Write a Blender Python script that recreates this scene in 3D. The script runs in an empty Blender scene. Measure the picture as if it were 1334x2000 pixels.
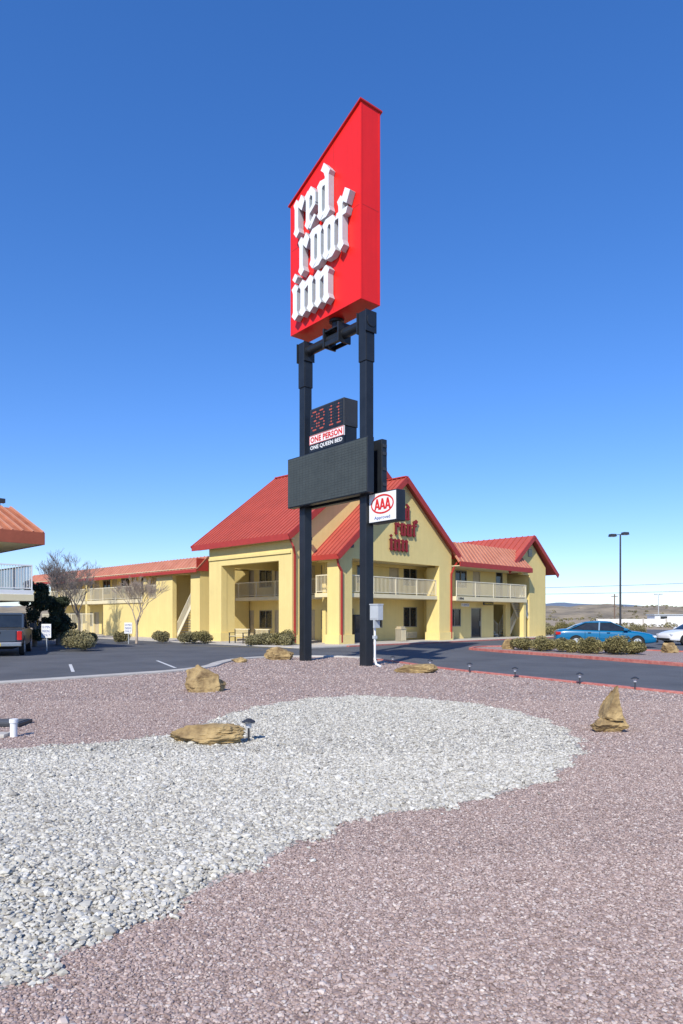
import bpy, bmesh, math, random
import numpy as np
from mathutils import Vector, Matrix, noise
rnd=random.Random(7); npr=np.random.default_rng(5)
SC=bpy.context.scene; COL=SC.collection
SC.view_settings.view_transform='Standard'
R2=math.sqrt(.5)

# ------------------------------------------------------------------ materials
def mat(name,col,rough=.7,metal=0.,var=.15,scale=3.,bump=0.,bscale=60.,col2=None,spec=.5,attr=None,coat=0.,streak=0.):
    m=bpy.data.materials.new(name); m.use_nodes=True
    nt=m.node_tree; N=nt.nodes; L=nt.links
    b=N['Principled BSDF']
    b.inputs['Roughness'].default_value=rough; b.inputs['Metallic'].default_value=metal
    b.inputs['Specular IOR Level'].default_value=spec
    b.inputs['Coat Weight'].default_value=coat
    tc=N.new('ShaderNodeTexCoord')
    n=N.new('ShaderNodeTexNoise'); n.inputs['Scale'].default_value=scale; n.inputs['Detail'].default_value=8; n.inputs['Roughness'].default_value=.65
    L.new(tc.outputs['Object'],n.inputs['Vector'])
    r=N.new('ShaderNodeValToRGB')
    c=Vector(col)
    a=c*(1-var); d=(Vector(col2) if col2 else c*(1+var))
    r.color_ramp.elements[0].position=.3; r.color_ramp.elements[1].position=.7
    r.color_ramp.elements[0].color=(*a,1); r.color_ramp.elements[1].color=(min(d.x,1),min(d.y,1),min(d.z,1),1)
    L.new(n.outputs['Fac'],r.inputs['Fac'])
    out=r.outputs['Color']
    def mult(A,Bs):
        mx=N.new('ShaderNodeMix'); mx.data_type='RGBA'; mx.blend_type='MULTIPLY'; mx.inputs['Factor'].default_value=1
        L.new(A,mx.inputs['A']); L.new(Bs,mx.inputs['B']); return mx.outputs['Result']
    if streak>0:
        mp=N.new('ShaderNodeMapping'); mp.inputs['Scale'].default_value=(5,5,.35)
        L.new(tc.outputs['Object'],mp.inputs['Vector'])
        n3=N.new('ShaderNodeTexNoise'); n3.inputs['Scale'].default_value=1; n3.inputs['Detail'].default_value=6
        L.new(mp.outputs['Vector'],n3.inputs['Vector'])
        r3=N.new('ShaderNodeMapRange'); r3.inputs['From Min'].default_value=.35; r3.inputs['From Max'].default_value=.62; r3.inputs['To Min'].default_value=1-streak; r3.inputs['To Max'].default_value=1
        L.new(n3.outputs['Fac'],r3.inputs['Value']); out=mult(out,r3.outputs['Result'])
    if attr:
        at=N.new('ShaderNodeAttribute'); at.attribute_name='tone'
        r2=N.new('ShaderNodeValToRGB'); els=r2.color_ramp.elements
        for i,(p,cc) in enumerate(attr):
            e=els[i] if i<2 else els.new(p)
            e.position=p; e.color=(*cc,1)
        L.new(at.outputs['Fac'],r2.inputs['Fac'])
        out=mult(r2.outputs['Color'],out)
    L.new(out,b.inputs['Base Color'])
    if bump>0:
        n2=N.new('ShaderNodeTexNoise'); n2.inputs['Scale'].default_value=bscale; n2.inputs['Detail'].default_value=4
        L.new(tc.outputs['Object'],n2.inputs['Vector'])
        bp=N.new('ShaderNodeBump'); bp.inputs['Strength'].default_value=bump; bp.inputs['Distance'].default_value=.02
        L.new(n2.outputs['Fac'],bp.inputs['Height']); L.new(bp.outputs['Normal'],b.inputs['Normal'])
    return m

def gravel_mat(name,cols,scale,bump=.5):
    m=bpy.data.materials.new(name); m.use_nodes=True
    nt=m.node_tree; N=nt.nodes; L=nt.links; b=N['Principled BSDF']; b.inputs['Roughness'].default_value=.9
    tc=N.new('ShaderNodeTexCoord')
    v=N.new('ShaderNodeTexVoronoi'); v.inputs['Scale'].default_value=scale
    L.new(tc.outputs['Object'],v.inputs['Vector'])
    sp=N.new('ShaderNodeSeparateColor'); L.new(v.outputs['Color'],sp.inputs['Color'])
    r=N.new('ShaderNodeValToRGB'); els=r.color_ramp.elements
    for i,(p,cc) in enumerate(cols):
        e=els[i] if i<2 else els.new(p)
        e.position=p; e.color=(*cc,1)
    L.new(sp.outputs['Red'],r.inputs['Fac'])
    n=N.new('ShaderNodeTexNoise'); n.inputs['Scale'].default_value=.5; n.inputs['Detail'].default_value=5
    L.new(tc.outputs['Object'],n.inputs['Vector'])
    mr=N.new('ShaderNodeMapRange'); mr.inputs['To Min'].default_value=.85; mr.inputs['To Max'].default_value=1.12
    L.new(n.outputs['Fac'],mr.inputs['Value'])
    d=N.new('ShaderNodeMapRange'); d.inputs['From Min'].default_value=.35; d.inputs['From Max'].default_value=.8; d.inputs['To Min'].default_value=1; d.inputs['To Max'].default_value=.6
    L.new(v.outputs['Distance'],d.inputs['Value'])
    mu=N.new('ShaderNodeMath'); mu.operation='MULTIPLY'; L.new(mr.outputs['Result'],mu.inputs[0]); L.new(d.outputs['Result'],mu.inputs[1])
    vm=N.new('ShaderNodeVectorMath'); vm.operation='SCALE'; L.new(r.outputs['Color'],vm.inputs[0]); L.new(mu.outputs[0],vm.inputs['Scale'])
    L.new(vm.outputs['Vector'],b.inputs['Base Color'])
    bp=N.new('ShaderNodeBump'); bp.invert=True; bp.inputs['Strength'].default_value=bump; bp.inputs['Distance'].default_value=.015
    L.new(v.outputs['Distance'],bp.inputs['Height']); L.new(bp.outputs['Normal'],b.inputs['Normal'])
    return m

M={}
M['stucco']=mat('stucco',(.80,.635,.255),.9,var=.05,scale=.7,bump=.3,bscale=45,streak=.04)
M['cream']=mat('cream_paint',(.76,.66,.42),.7,var=.05)
M['rail']=mat('railing_paint',(.76,.69,.50),.6,var=.05)
M['roof']=mat('red_metal_roof',(.44,.088,.062),.48,var=.12,scale=.8,spec=.3)
M['trim']=mat('red_trim',(.40,.045,.035),.5,var=.1,spec=.3)
M['mansard']=mat('faded_red_metal',(.46,.15,.09),.55,var=.15,scale=.9,col2=(.58,.25,.165),spec=.3)
M['mansard2']=mat('weathered_orange_metal',(.40,.125,.065),.55,var=.2,scale=1.5,col2=(.52,.20,.11),spec=.3)
M['rib']=mat('orange_metal_rib',(.62,.30,.20),.5,var=.1,spec=.3)
M['edge2']=mat('orange_fascia',(.36,.10,.055),.6,var=.15,scale=2,spec=.3)
M['white']=mat('white_paint',(.8,.8,.78),.5,var=.03)
M['frame']=mat('window_frame',(.30,.27,.2),.6,var=.1)
M['glass']=mat('dark_glass',(.02,.025,.03),.08,var=.3,spec=.6)
M['curtain']=mat('window_with_curtain',(.20,.17,.13),.2,var=.3,scale=2,spec=.8)
M['door']=mat('door_paint',(.50,.42,.27),.6,var=.08)
M['black']=mat('black_paint',(.014,.017,.022),.42,var=.3,scale=2,spec=.5,streak=.15)
M['darkmetal']=mat('dark_metal',(.035,.037,.042),.5,var=.2)
M['led']=mat('led_panel',(.052,.062,.058),.6,var=.15,scale=3)
M['ledline']=mat('led_seam',(.036,.043,.041),.6)
M['signred']=mat('sign_red',(.80,.018,.012),.42,var=.05,scale=1.2,spec=.4,streak=.05)
M['signedge']=mat('sign_red_edge',(.50,.02,.015),.4)
M['letter']=mat('white_letter',(.80,.82,.83),.45,var=.04,scale=2)
M['letterside']=mat('letter_return',(.46,.52,.55),.45,var=.1)
M['redtext']=mat('red_lettering',(.62,.02,.015),.5,var=.05)
M['darkred']=mat('dark_red_lettering',(.30,.012,.010),.5,var=.08)
M['darkred2']=mat('dark_red_return',(.10,.012,.010),.5,var=.08)
M['bluetext']=mat('blue_lettering',(.03,.08,.30),.5,var=.05)
M['reddot']=mat('red_lamp',(.50,.10,.06),.4)
M['dot']=mat('unlit_lamp',(.06,.055,.05),.4)
M['grey']=mat('grey_steel',(.45,.48,.49),.45,var=.08)
M['chrome']=mat('chrome',(.5,.5,.5),.3,1.)
M['concrete']=mat('concrete',(.50,.465,.41),.85,var=.15,scale=2,bump=.3,bscale=40)
M['redcurb']=mat('red_curb_paint',(.50,.10,.08),.7,var=.25,scale=6,col2=(.58,.24,.19))
M['asphalt']=mat('asphalt',(.094,.098,.105),.9,var=.2,scale=.5,bump=.4,bscale=130,col2=(.125,.129,.136))
M['line']=mat('road_paint',(.6,.6,.58),.8,var=.15,scale=8)
M['desert']=mat('desert_ground',(.36,.27,.17),.95,var=.25,scale=.05,bump=.2,bscale=2)
M['hill']=mat('hill_ground',(.24,.20,.14),.95,var=.45,scale=.06,col2=(.42,.33,.21))
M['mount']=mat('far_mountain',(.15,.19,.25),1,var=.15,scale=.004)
M['rock']=mat('sandstone',(.23,.135,.06),.9,var=.5,scale=3.5,bump=1.,bscale=14,col2=(.53,.38,.17))
M['bark']=mat('bark',(.19,.165,.14),.9,var=.2,scale=6)
M['twig']=mat('twig',(.27,.235,.21),.9,var=.2,scale=6)
M['paletwig']=mat('pale_twig',(.42,.34,.27),.9,var=.2,scale=6)
M['wood']=mat('wood_pole',(.16,.11,.08),.9)
M['tyre']=mat('tyre',(.02,.02,.02),.8)
M['arch']=mat('wheel_arch',(.008,.008,.008),.9)
M['taillight']=mat('tail_lamp',(.45,.01,.01),.2)
M['headlight']=mat('head_lamp',(.6,.62,.65),.15)
M['yellow']=mat('yellow_plate',(.75,.55,.05),.5)
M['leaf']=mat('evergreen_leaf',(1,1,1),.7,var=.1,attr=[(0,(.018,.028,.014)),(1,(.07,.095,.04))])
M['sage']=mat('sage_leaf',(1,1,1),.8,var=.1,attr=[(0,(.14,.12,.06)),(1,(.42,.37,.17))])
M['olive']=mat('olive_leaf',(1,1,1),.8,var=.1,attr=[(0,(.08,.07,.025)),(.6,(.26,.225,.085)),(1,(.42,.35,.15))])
M['redgravel']=mat('red_gravel_stone',(1,1,1),.85,var=.10,scale=25,
   attr=[(0,(.25,.175,.148)),(.25,(.37,.27,.232)),(.6,(.45,.34,.292)),(.85,(.54,.43,.375)),(1,(.66,.57,.50))])
M['whitegravel']=mat('white_gravel_stone',(1,1,1),.85,var=.08,scale=18,
   attr=[(0,(.30,.275,.23)),(.2,(.46,.43,.36)),(.6,(.57,.54,.46)),(1,(.68,.65,.57))])
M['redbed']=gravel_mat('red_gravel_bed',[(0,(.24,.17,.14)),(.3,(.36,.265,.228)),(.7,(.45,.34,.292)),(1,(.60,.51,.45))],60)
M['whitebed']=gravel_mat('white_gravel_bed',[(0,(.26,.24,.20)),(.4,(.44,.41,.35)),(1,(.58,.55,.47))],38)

# ------------------------------------------------------------------ mesh builder
class MB:
    def __init__(s,off=(0,0)): s.v=[];s.f=[];s.mi=[];s.mats=[];s.off=off
    def _m(s,m):
        m=M[m] if isinstance(m,str) else m
        if m not in s.mats: s.mats.append(m)
        return s.mats.index(m)
    def add(s,vs,fs,m,T=None):
        k=len(s.v); i=s._m(m)
        for p in vs:
            p=Vector(p)
            if T is not None: p=T@p
            s.v.append((p.x-s.off[0],p.y-s.off[1],p.z))
        for f in fs: s.f.append(tuple(k+a for a in f)); s.mi.append(i)
    def box(s,x0,x1,y0,y1,z0,z1,m,T=None):
        s.add([(x0,y0,z0),(x1,y0,z0),(x1,y1,z0),(x0,y1,z0),(x0,y0,z1),(x1,y0,z1),(x1,y1,z1),(x0,y1,z1)],
              [(0,3,2,1),(4,5,6,7),(0,1,5,4),(1,2,6,5),(2,3,7,6),(3,0,4,7)],m,T)
    def cyl(s,p0,p1,r0,r1=None,n=12,m='black',caps=True,T=None):
        r1=r0 if r1 is None else r1
        p0=Vector(p0);p1=Vector(p1);d=(p1-p0).normalized()
        a=d.orthogonal().normalized(); b=d.cross(a)
        vs=[];fs=[]
        for p,r in((p0,r0),(p1,r1)):
            for i in range(n):
                t=2*math.pi*i/n; vs.append(p+a*(r*math.cos(t))+b*(r*math.sin(t)))
        for i in range(n): fs.append((i,(i+1)%n,n+(i+1)%n,n+i))
        if caps: fs.append(tuple(range(n))[::-1]); fs.append(tuple(range(n,2*n)))
        s.add(vs,fs,m,T)
    def prism(s,poly,y0,y1,m,axis='y',T=None,mside=None):
        n=len(poly)
        def P(a,b,t): return (a,t,b) if axis=='y' else ((t,a,b) if axis=='x' else (a,b,t))
        vs=[P(a,b,y0) for a,b in poly]+[P(a,b,y1) for a,b in poly]
        s.add(vs,[tuple(range(n)),tuple(range(2*n-1,n-1,-1))],m,T)
        s.add(vs,[(i,n+i,n+(i+1)%n,(i+1)%n) for i in range(n)],mside or m,T)
    def beam(s,p0,p1,w,h,m):
        p0=Vector(p0);p1=Vector(p1);d=(p1-p0).normalized()
        a=d.cross(Vector((0,0,1)));a=a.normalized() if a.length>1e-4 else Vector((1,0,0)); b=a.cross(d)
        vs=[]
        for p in(p0,p1):
            for i,j in((-1,-1),(1,-1),(1,1),(-1,1)): vs.append(p+a*(w/2*i)+b*(h/2*j))
        s.add(vs,[(0,1,2,3),(7,6,5,4),(0,4,5,1),(1,5,6,2),(2,6,7,3),(3,7,4,0)],m)
    def wall(s,ax,c0,c1,a0,a1,z0,z1,holes,m):
        A=sorted({a0,a1,*[h[0] for h in holes],*[h[1] for h in holes]}); Z=sorted({z0,z1,*[h[2] for h in holes],*[h[3] for h in holes]})
        A=[a for a in A if a0<=a<=a1]; Z=[z for z in Z if z0<=z<=z1]
        def solid(i,j):
            if i<0 or j<0 or i>=len(A)-1 or j>=len(Z)-1: return False
            a=(A[i]+A[i+1])/2; z=(Z[j]+Z[j+1])/2
            return not any(h[0]<a<h[1] and h[2]<z<h[3] for h in holes)
        def P(a,c,z): return (a,c,z) if ax=='u' else (c,a,z)
        for i in range(len(A)-1):
            for j in range(len(Z)-1):
                if not solid(i,j): continue
                x0,x1,y0,y1=A[i],A[i+1],Z[j],Z[j+1]
                for c in(c0,c1): s.add([P(x0,c,y0),P(x1,c,y0),P(x1,c,y1),P(x0,c,y1)],[(0,1,2,3)],m)
                if not solid(i-1,j): s.add([P(x0,c0,y0),P(x0,c1,y0),P(x0,c1,y1),P(x0,c0,y1)],[(0,1,2,3)],m)
                if not solid(i+1,j): s.add([P(x1,c0,y0),P(x1,c1,y0),P(x1,c1,y1),P(x1,c0,y1)],[(0,1,2,3)],m)
                if not solid(i,j-1): s.add([P(x0,c0,y0),P(x1,c0,y0),P(x1,c1,y0),P(x0,c1,y0)],[(0,1,2,3)],m)
                if not solid(i,j+1): s.add([P(x0,c0,y1),P(x1,c0,y1),P(x1,c1,y1),P(x0,c1,y1)],[(0,1,2,3)],m)
    def roof(s,p0,p1,p2,p3,th,n,m,mrib=None,rw=.022,rh=.055):
        p=[Vector(q) for q in(p0,p1,p2,p3)]
        nn=(p[1]-p[0]).cross(p[3]-p[0]).normalized()
        if nn.z<0: nn=-nn
        vs=p+[q-nn*th for q in p]
        s.add(vs,[(0,1,2,3),(7,6,5,4),(0,4,5,1),(1,5,6,2),(2,6,7,3),(3,7,4,0)],m)
        e=(p[1]-p[0]).normalized()
        for i in range(n+1):
            t=i/n; a=p[0].lerp(p[1],t); b=p[3].lerp(p[2],t)
            w=e*rw; h=nn*rh
            s.add([a-w,a+w,b+w,b-w,a-w+h,a+w+h,b+w+h,b-w+h],[(4,5,6,7),(0,1,5,4),(1,2,6,5),(2,3,7,6),(3,0,4,7)],mrib or m)
    def obj(s,name,parent=None,label=None,smooth=False,bevel=0.,cat=None,loc=None,rot=None,kind=None,group=None,recalc=True):
        me=bpy.data.meshes.new(name); me.from_pydata(s.v,[],s.f)
        for m in s.mats: me.materials.append(m)
        me.polygons.foreach_set('material_index',s.mi)
        if recalc:
            bm=bmesh.new(); bm.from_mesh(me); bmesh.ops.recalc_face_normals(bm,faces=bm.faces); bm.to_mesh(me); bm.free()
        if smooth: me.polygons.foreach_set('use_smooth',[True]*len(me.polygons))
        me.update()
        o=bpy.data.objects.new(name,me); COL.objects.link(o)
        if parent: o.parent=parent
        if label: o['label']=label
        if cat: o['category']=cat
        if kind: o['kind']=kind
        if group: o['group']=group
        if loc is not None: o.location=loc
        if rot is not None: o.rotation_euler=(0,0,rot)
        if bevel>0:
            b=o.modifiers.new('b','BEVEL'); b.width=bevel; b.segments=2; b.limit_method='ANGLE'
        return o

def thing(name,loc,rot,label,cat,group=None):
    o=bpy.data.objects.new(name,None); COL.objects.link(o); o.location=loc; o.rotation_euler=(0,0,rot)
    o.empty_display_size=.3; o['label']=label; o['category']=cat
    if group: o['group']=group
    return o
def copy_thing(root,loc,rot,label=None):
    def rec(o,par):
        c=o.copy(); COL.objects.link(c)
        if par: c.parent=par
        for k in o.children: rec(k,c)
        return c
    kids=list(root.children)
    c=root.copy(); COL.objects.link(c); c.location=loc; c.rotation_euler=(0,0,rot)
    for k in kids: rec(k,c)
    if label: c['label']=label
    return c

def np_mesh(name,V,F,m,tone=None,smooth=False,**kw):
    me=bpy.data.meshes.new(name); k=F.shape[1]
    me.vertices.add(len(V)); me.vertices.foreach_set('co',V.astype(np.float32).ravel())
    me.loops.add(F.size); me.loops.foreach_set('vertex_index',F.astype(np.int32).ravel())
    me.polygons.add(len(F)); me.polygons.foreach_set('loop_start',np.arange(0,F.size,k,dtype=np.int32))
    me.update(calc_edges=True)
    if tone is not None:
        a=me.attributes.new('tone','FLOAT','POINT'); a.data.foreach_set('value',tone.astype(np.float32))
    me.materials.append(M[m])
    me.polygons.foreach_set('use_smooth',np.full(len(F),smooth))
    o=bpy.data.objects.new(name,me); COL.objects.link(o)
    for q,w in kw.items():
        if q=='parent': o.parent=w
        else: o[q]=w
    return o

def text_part(mb,body,x0,x1,z0,z1,y,depth,m,bold=0.):
    cu=bpy.data.curves.new('t','FONT'); cu.body=body; cu.extrude=.5; cu.size=1; cu.resolution_u=3; cu.offset=bold; cu.space_character=1+bold*2
    o=bpy.data.objects.new('t',cu); COL.objects.link(o)
    bpy.context.view_layer.update()
    me=bpy.data.meshes.new_from_object(o.evaluated_get(bpy.context.evaluated_depsgraph_get()))
    vs=[v.co.copy() for v in me.vertices]; fs=[tuple(p.vertices) for p in me.polygons]
    bpy.data.objects.remove(o); bpy.data.curves.remove(cu); bpy.data.meshes.remove(me)
    xa=min(v.x for v in vs);xb=max(v.x for v in vs);ya=min(v.y for v in vs);yb=max(v.y for v in vs)
    out=[(x0+(v.x-xa)/(xb-xa)*(x1-x0), y-depth*(v.z+.5), z0+(v.y-ya)/(yb-ya)*(z1-z0)) for v in vs]
    mb.add(out,fs,m)

# blackletter glyphs (narrow angular stems with chisel feet)
def stem(x,y0,y1,w=.22):
    return [(x,y0+.24),(x-.075,y0+.15),(x+w*.45,y0),(x+w+.075,y0+.10),(x+w,y0+.24),(x+w,y1-.24),(x+w+.075,y1-.15),(x+w*.55,y1),(x-.075,y1-.10),(x,y1-.24)]
G={
'i':([stem(.09,0,1),[(.20,1.04),(.35,1.17),(.20,1.30),(.05,1.17)]],.42),
'n':([stem(.09,0,1),stem(.50,0,1),[(.25,.68),(.25,.84),(.58,1.0),(.60,.82)]],.82),
'r':([stem(.09,0,1),[(.24,.82),(.50,1.04),(.72,.84),(.53,.62)]],.72),
'e':([stem(.09,0,1),[(.14,.95),(.40,1.06),(.68,.84),(.68,.58),(.48,.50),(.48,.78),(.3,.88)],[(.22,.34),(.22,.46),(.66,.66),(.66,.52)],[(.14,.08),(.34,-.02),(.68,.22),(.58,.30),(.32,.14)]],.76),
'o':([stem(.09,0,1),stem(.48,0,1),[(.2,1.0),(.24,.82),(.54,.82),(.57,1.0)],[(.2,0),(.24,.18),(.54,.18),(.57,0)]],.80),
'd':([stem(.09,0,1),stem(.48,0,1.26),[(.2,1.0),(.24,.82),(.52,.82),(.52,.97)],[(.2,0),(.24,.18),(.54,.18),(.57,0)],[(.22,1.26),(.40,1.40),(.62,1.24),(.50,1.08)]],.80),
'f':([stem(.14,0,1.32),[(.28,1.20),(.50,1.44),(.78,1.30),(.58,1.04)],[(-.05,.82),(.54,.82),(.64,.96),(.03,.96)]],.74)}
def blackletter(mb,word,x0,x1,zb,xh,y,depth,m,mside,lean=0):
    tot=sum(G[c][1] for c in word); sx=(x1-x0)/tot; x=0
    for c in word:
        for k,poly in enumerate(G[c][0]):
            d=depth-.005*k
            mb.prism([(x0+(x+a)*sx,zb+b*xh) for a,b in poly],y-d,y,m,mside=mside)
        x+=G[c][1]

# ------------------------------------------------------------------ world, sun, camera
az=(.34,.9404); el=math.radians(39)
w=bpy.data.worlds.new("World"); SC.world=w; w.use_nodes=True
N=w.node_tree.nodes; L=w.node_tree.links
sky=N.new('ShaderNodeTexSky'); sky.sky_type='NISHITA'; sky.sun_disc=False
sky.sun_elevation=el; sky.sun_rotation=math.atan2(-az[0],-az[1]); sky.altitude=900; sky.air_density=1.1; sky.dust_density=.1; sky.ozone_density=2.5
bg=N['Background']; bg.inputs['Strength'].default_value=.15
gm=N.new('ShaderNodeGamma'); gm.inputs['Gamma'].default_value=.82
hs=N.new('ShaderNodeHueSaturation'); hs.inputs['Saturation'].default_value=1.38; hs.inputs['Value'].default_value=1.55
tint=N.new('ShaderNodeMix'); tint.data_type='RGBA'; tint.blend_type='MULTIPLY'; tint.inputs['Factor'].default_value=1; tint.inputs['B'].default_value=(.70,.78,1.08,1)
L.new(sky.outputs['Color'],gm.inputs['Color']); L.new(gm.outputs['Color'],hs.inputs['Color']); L.new(hs.outputs['Color'],tint.inputs['A']); L.new(tint.outputs['Result'],bg.inputs['Color'])
sl=bpy.data.lights.new('sun','SUN'); sl.energy=5.0; sl.angle=math.radians(.5); sl.color=(1,.945,.84)
so=bpy.data.objects.new('sun',sl); COL.objects.link(so)
d=Vector((az[0]*math.cos(el),az[1]*math.cos(el),-math.sin(el)))
so.rotation_euler=d.to_track_quat('-Z','Y').to_euler(); so.location=(-20,-30,40)
cam=bpy.data.cameras.new('camera'); co=bpy.data.objects.new('camera',cam); COL.objects.link(co)
co.location=(0,0,1.6); co.rotation_euler=(math.pi/2,0,0)
cam.sensor_width=36; cam.sensor_fit='AUTO'; cam.lens=24; cam.shift_y=.1025; cam.clip_start=.05; cam.clip_end=12000
SC.camera=co

# ------------------------------------------------------------------ ground
def sheet(name,poly,z,m,**k):
    mb=MB(); mb.add([(a,b,z) for a,b in poly],[tuple(range(len(poly)))],m)
    o=mb.obj(name,kind='structure',**k)
    if o.data.polygons[0].normal.z<0: o.data.flip_normals()
    return o
sheet('ground',[(-4000,-200),(4000,-200),(4000,6000),(-4000,6000)],-.075,'desert')
sheet('asphalt_road',[(-60,-8),(70,-8),(62,60),(40,92),(-70,92)],-.06,'asphalt')
def catmull(P,n=6):
    out=[]
    for i in range(len(P)-1):
        p0=P[max(i-1,0)];p1=P[i];p2=P[i+1];p3=P[min(i+2,len(P)-1)]
        for k in range(n):
            t=k/n
            out.append(tuple(.5*((2*p1[j])+(-p0[j]+p2[j])*t+(2*p0[j]-5*p1[j]+4*p2[j]-p3[j])*t*t+(-p0[j]+3*p1[j]-3*p2[j]+p3[j])*t**3) for j in(0,1)))
    out.append(P[-1]); return out
def curb(name,pts,w,z0,z1,m,closed=False):
    mb=MB(); n=len(pts); L_=[];R_=[]
    for i in range(n):
        a=Vector(pts[i-1] if (i>0 or closed) else pts[i]); b=Vector(pts[(i+1)%n] if (i<n-1 or closed) else pts[i])
        d=(b-a).normalized(); nn=Vector((-d.y,d.x)); p=Vector(pts[i])
        L_.append(p+nn*w/2); R_.append(p-nn*w/2)
    vs=[(p.x,p.y,z) for z in(z0,z1) for S_ in(L_,R_) for p in S_]
    fs=[]
    for i in range(n if closed else n-1):
        j=(i+1)%n
        fs+=[(2*n+i,2*n+j,3*n+j,3*n+i),(i,j,2*n+j,2*n+i),(n+i,n+j,3*n+j,3*n+i)]
    mb.add(vs,fs,m)
    return mb.obj(name,kind='structure',bevel=.015)
leftedge=[(-28,-3.4),(-14,10.6),(-8.3,16.3),(-6.2,18.5),(-4.9,20.0),(-4.25,21.6),(-4.2,23.5),(-3.9,25.4),(-2.9,26.9),(-1.3,27.5),(.3,27.0),(1.4,25.4)]
rightedge=[(1.4,25.4),(2.15,23.6),(3.2,20.9),(4.9,17.9),(6.0,16.0),(7.25,14.0),(9.2,11.6),(13.5,7.6),(22,1),(30,-5)]
le=catmull(leftedge); re_=catmull(rightedge)
bed=le+re_[1:]
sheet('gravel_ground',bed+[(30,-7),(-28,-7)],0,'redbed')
curb('kerb',le,.38,-.07,.05,'concrete')
curb('red_kerb',re_,.16,-.07,.045,'redcurb')
white=catmull([(-7.0,8.1),(-4.14,8.27),(-3.16,8.64),(-2.34,9.27),(-1.83,11.2),(-1.04,12.9),(.34,13.8),(1.80,13.2),(2.88,11.75),(3.16,10.16),(2.98,8.53),(2.54,7.50),(1.90,6.58),(1.02,5.86),(.13,5.4),(-.25,4.9),(-.6,4.31),(-.91,3.84),(-1.1,3.53),(-1.27,3.28),(-1.38,3.05),(-1.5,2.9),(-2.2,2.65)],4)+[(-7,1.9)]
sheet('gravel_patch',white,.004,'whitebed')
island=catmull([(6.5,34.4),(7.6,31.6),(9.2,28.3),(11.5,22.9),(13.6,18.6),(16,15.2),(20,14.5),(21,18),(19,25),(15.6,31),(12.5,34.6),(9.5,36.6),(7.4,36.4),(6.5,34.4)],4)[:-1]
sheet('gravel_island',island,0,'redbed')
curb('island_kerb',island,.18,-.07,.06,'redcurb',closed=True)
def uv(u,v,z=0): return Vector(((u-v)*R2,(u+v)*R2,z))
mb=MB(); mb.box(23.9,62,26.6,31.5,-.07,0,'concrete'); mb.box(23.9,34,31.5,75,-.07,-.001,'concrete')
mb.obj('pavement',kind='structure',rot=math.pi/4)
mb=MB(); mb.box(27,60,26.42,26.597,-.07,.012,'redcurb'); mb.obj('pavement_kerb',kind='structure',rot=math.pi/4)
for k,(a,b) in enumerate([((-8.1,20.6),(-9.5,23.9)),((-5.4,22.2),(-7.0,25.9)),((-11.2,19.0),(-12.4,21.8))]):
    a=Vector(a);b=Vector(b);d_=(b-a).normalized();n_=Vector((-d_.y,d_.x))*.05
    sheet('bay_marking',[tuple(a-n_),tuple(a+n_),tuple(b+n_),tuple(b-n_)],-.055,'line')
sheet('yellow_marking',[(-9.3,39.6),(-9.2,39.5),(-2.2,36.2),(-2.2,36.35)],-.055,'yellow')

# ------------------------------------------------------------------ gravel stones
def inpoly(x,y,poly):
    P=np.array(poly); n=len(P); r=np.zeros(len(x),bool); j=n-1
    for i in range(n):
        xi,yi=P[i];xj,yj=P[j]
        c=((yi>y)!=(yj>y))&(x<(xj-xi)*(y-yi)/(yj-yi+1e-12)+xi)
        r^=c; j=i
    return r
bm=bmesh.new(); bmesh.ops.create_icosphere(bm,subdivisions=1,radius=1)
ICO_V=np.array([v.co[:] for v in bm.verts]); ICO_F=np.array([[v.index for v in f.verts] for f in bm.faces]); bm.free()
OCT_V=np.array([(1,0,0),(0,1,0),(-1,0,0),(0,-1,0),(0,0,1),(0,0,-1)],float)
OCT_F=np.array([(0,1,4),(1,2,4),(2,3,4),(3,0,4),(1,0,5),(2,1,5),(3,2,5),(0,3,5)])
def stones(x,y,r,z,TV,TF,flat=.62):
    n=len(x); k=len(TV)
    q=npr.normal(size=(n,4)); q/=np.linalg.norm(q,axis=1)[:,None]
    a,b,c,d=q.T
    R=np.stack([1-2*(c*c+d*d),2*(b*c-a*d),2*(b*d+a*c),2*(b*c+a*d),1-2*(b*b+d*d),2*(c*d-a*b),2*(b*d-a*c),2*(c*d+a*b),1-2*(b*b+c*c)],1).reshape(n,3,3)
    V=TV[None]*(1+npr.uniform(-.28,.28,(n,k,1)))+npr.uniform(-.16,.16,(n,k,3))
    V=V*npr.uniform(.62,1.2,(n,1,3))
    V=np.einsum('nij,nkj->nki',R,V)*r[:,None,None]
    V[...,2]*=flat
    V+=np.stack([x,y,z],1)[:,None]
    F=(TF[None]+(np.arange(n)*k)[:,None,None]).reshape(-1,3)
    return V.reshape(-1,3),F
def jgrid(x0,x1,y0,y1,c):
    nx=int((x1-x0)/c);ny=int((y1-y0)/c)
    X,Y=np.meshgrid(np.arange(nx),np.arange(ny))
    X=X.ravel()+npr.uniform(-.5,.5,nx*ny);Y=Y.ravel()+npr.uniform(-.5,.5,nx*ny)
    return x0+X*c,y0+Y*c
def isfield(x,y): 
    dx=.09*np.sin(y*7.3+x*3)+.05*np.sin(x*17+1); dy=.07*np.sin(x*6.1+2)+.05*np.sin(y*19)
    return inpoly(x+dx*npr.uniform(.3,1.2,len(x)),y+dy+npr.normal(0,.04,len(x)),white)
def wedge(x,y): return (np.abs(x)<.52*y+.6)
parts=[]
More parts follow.
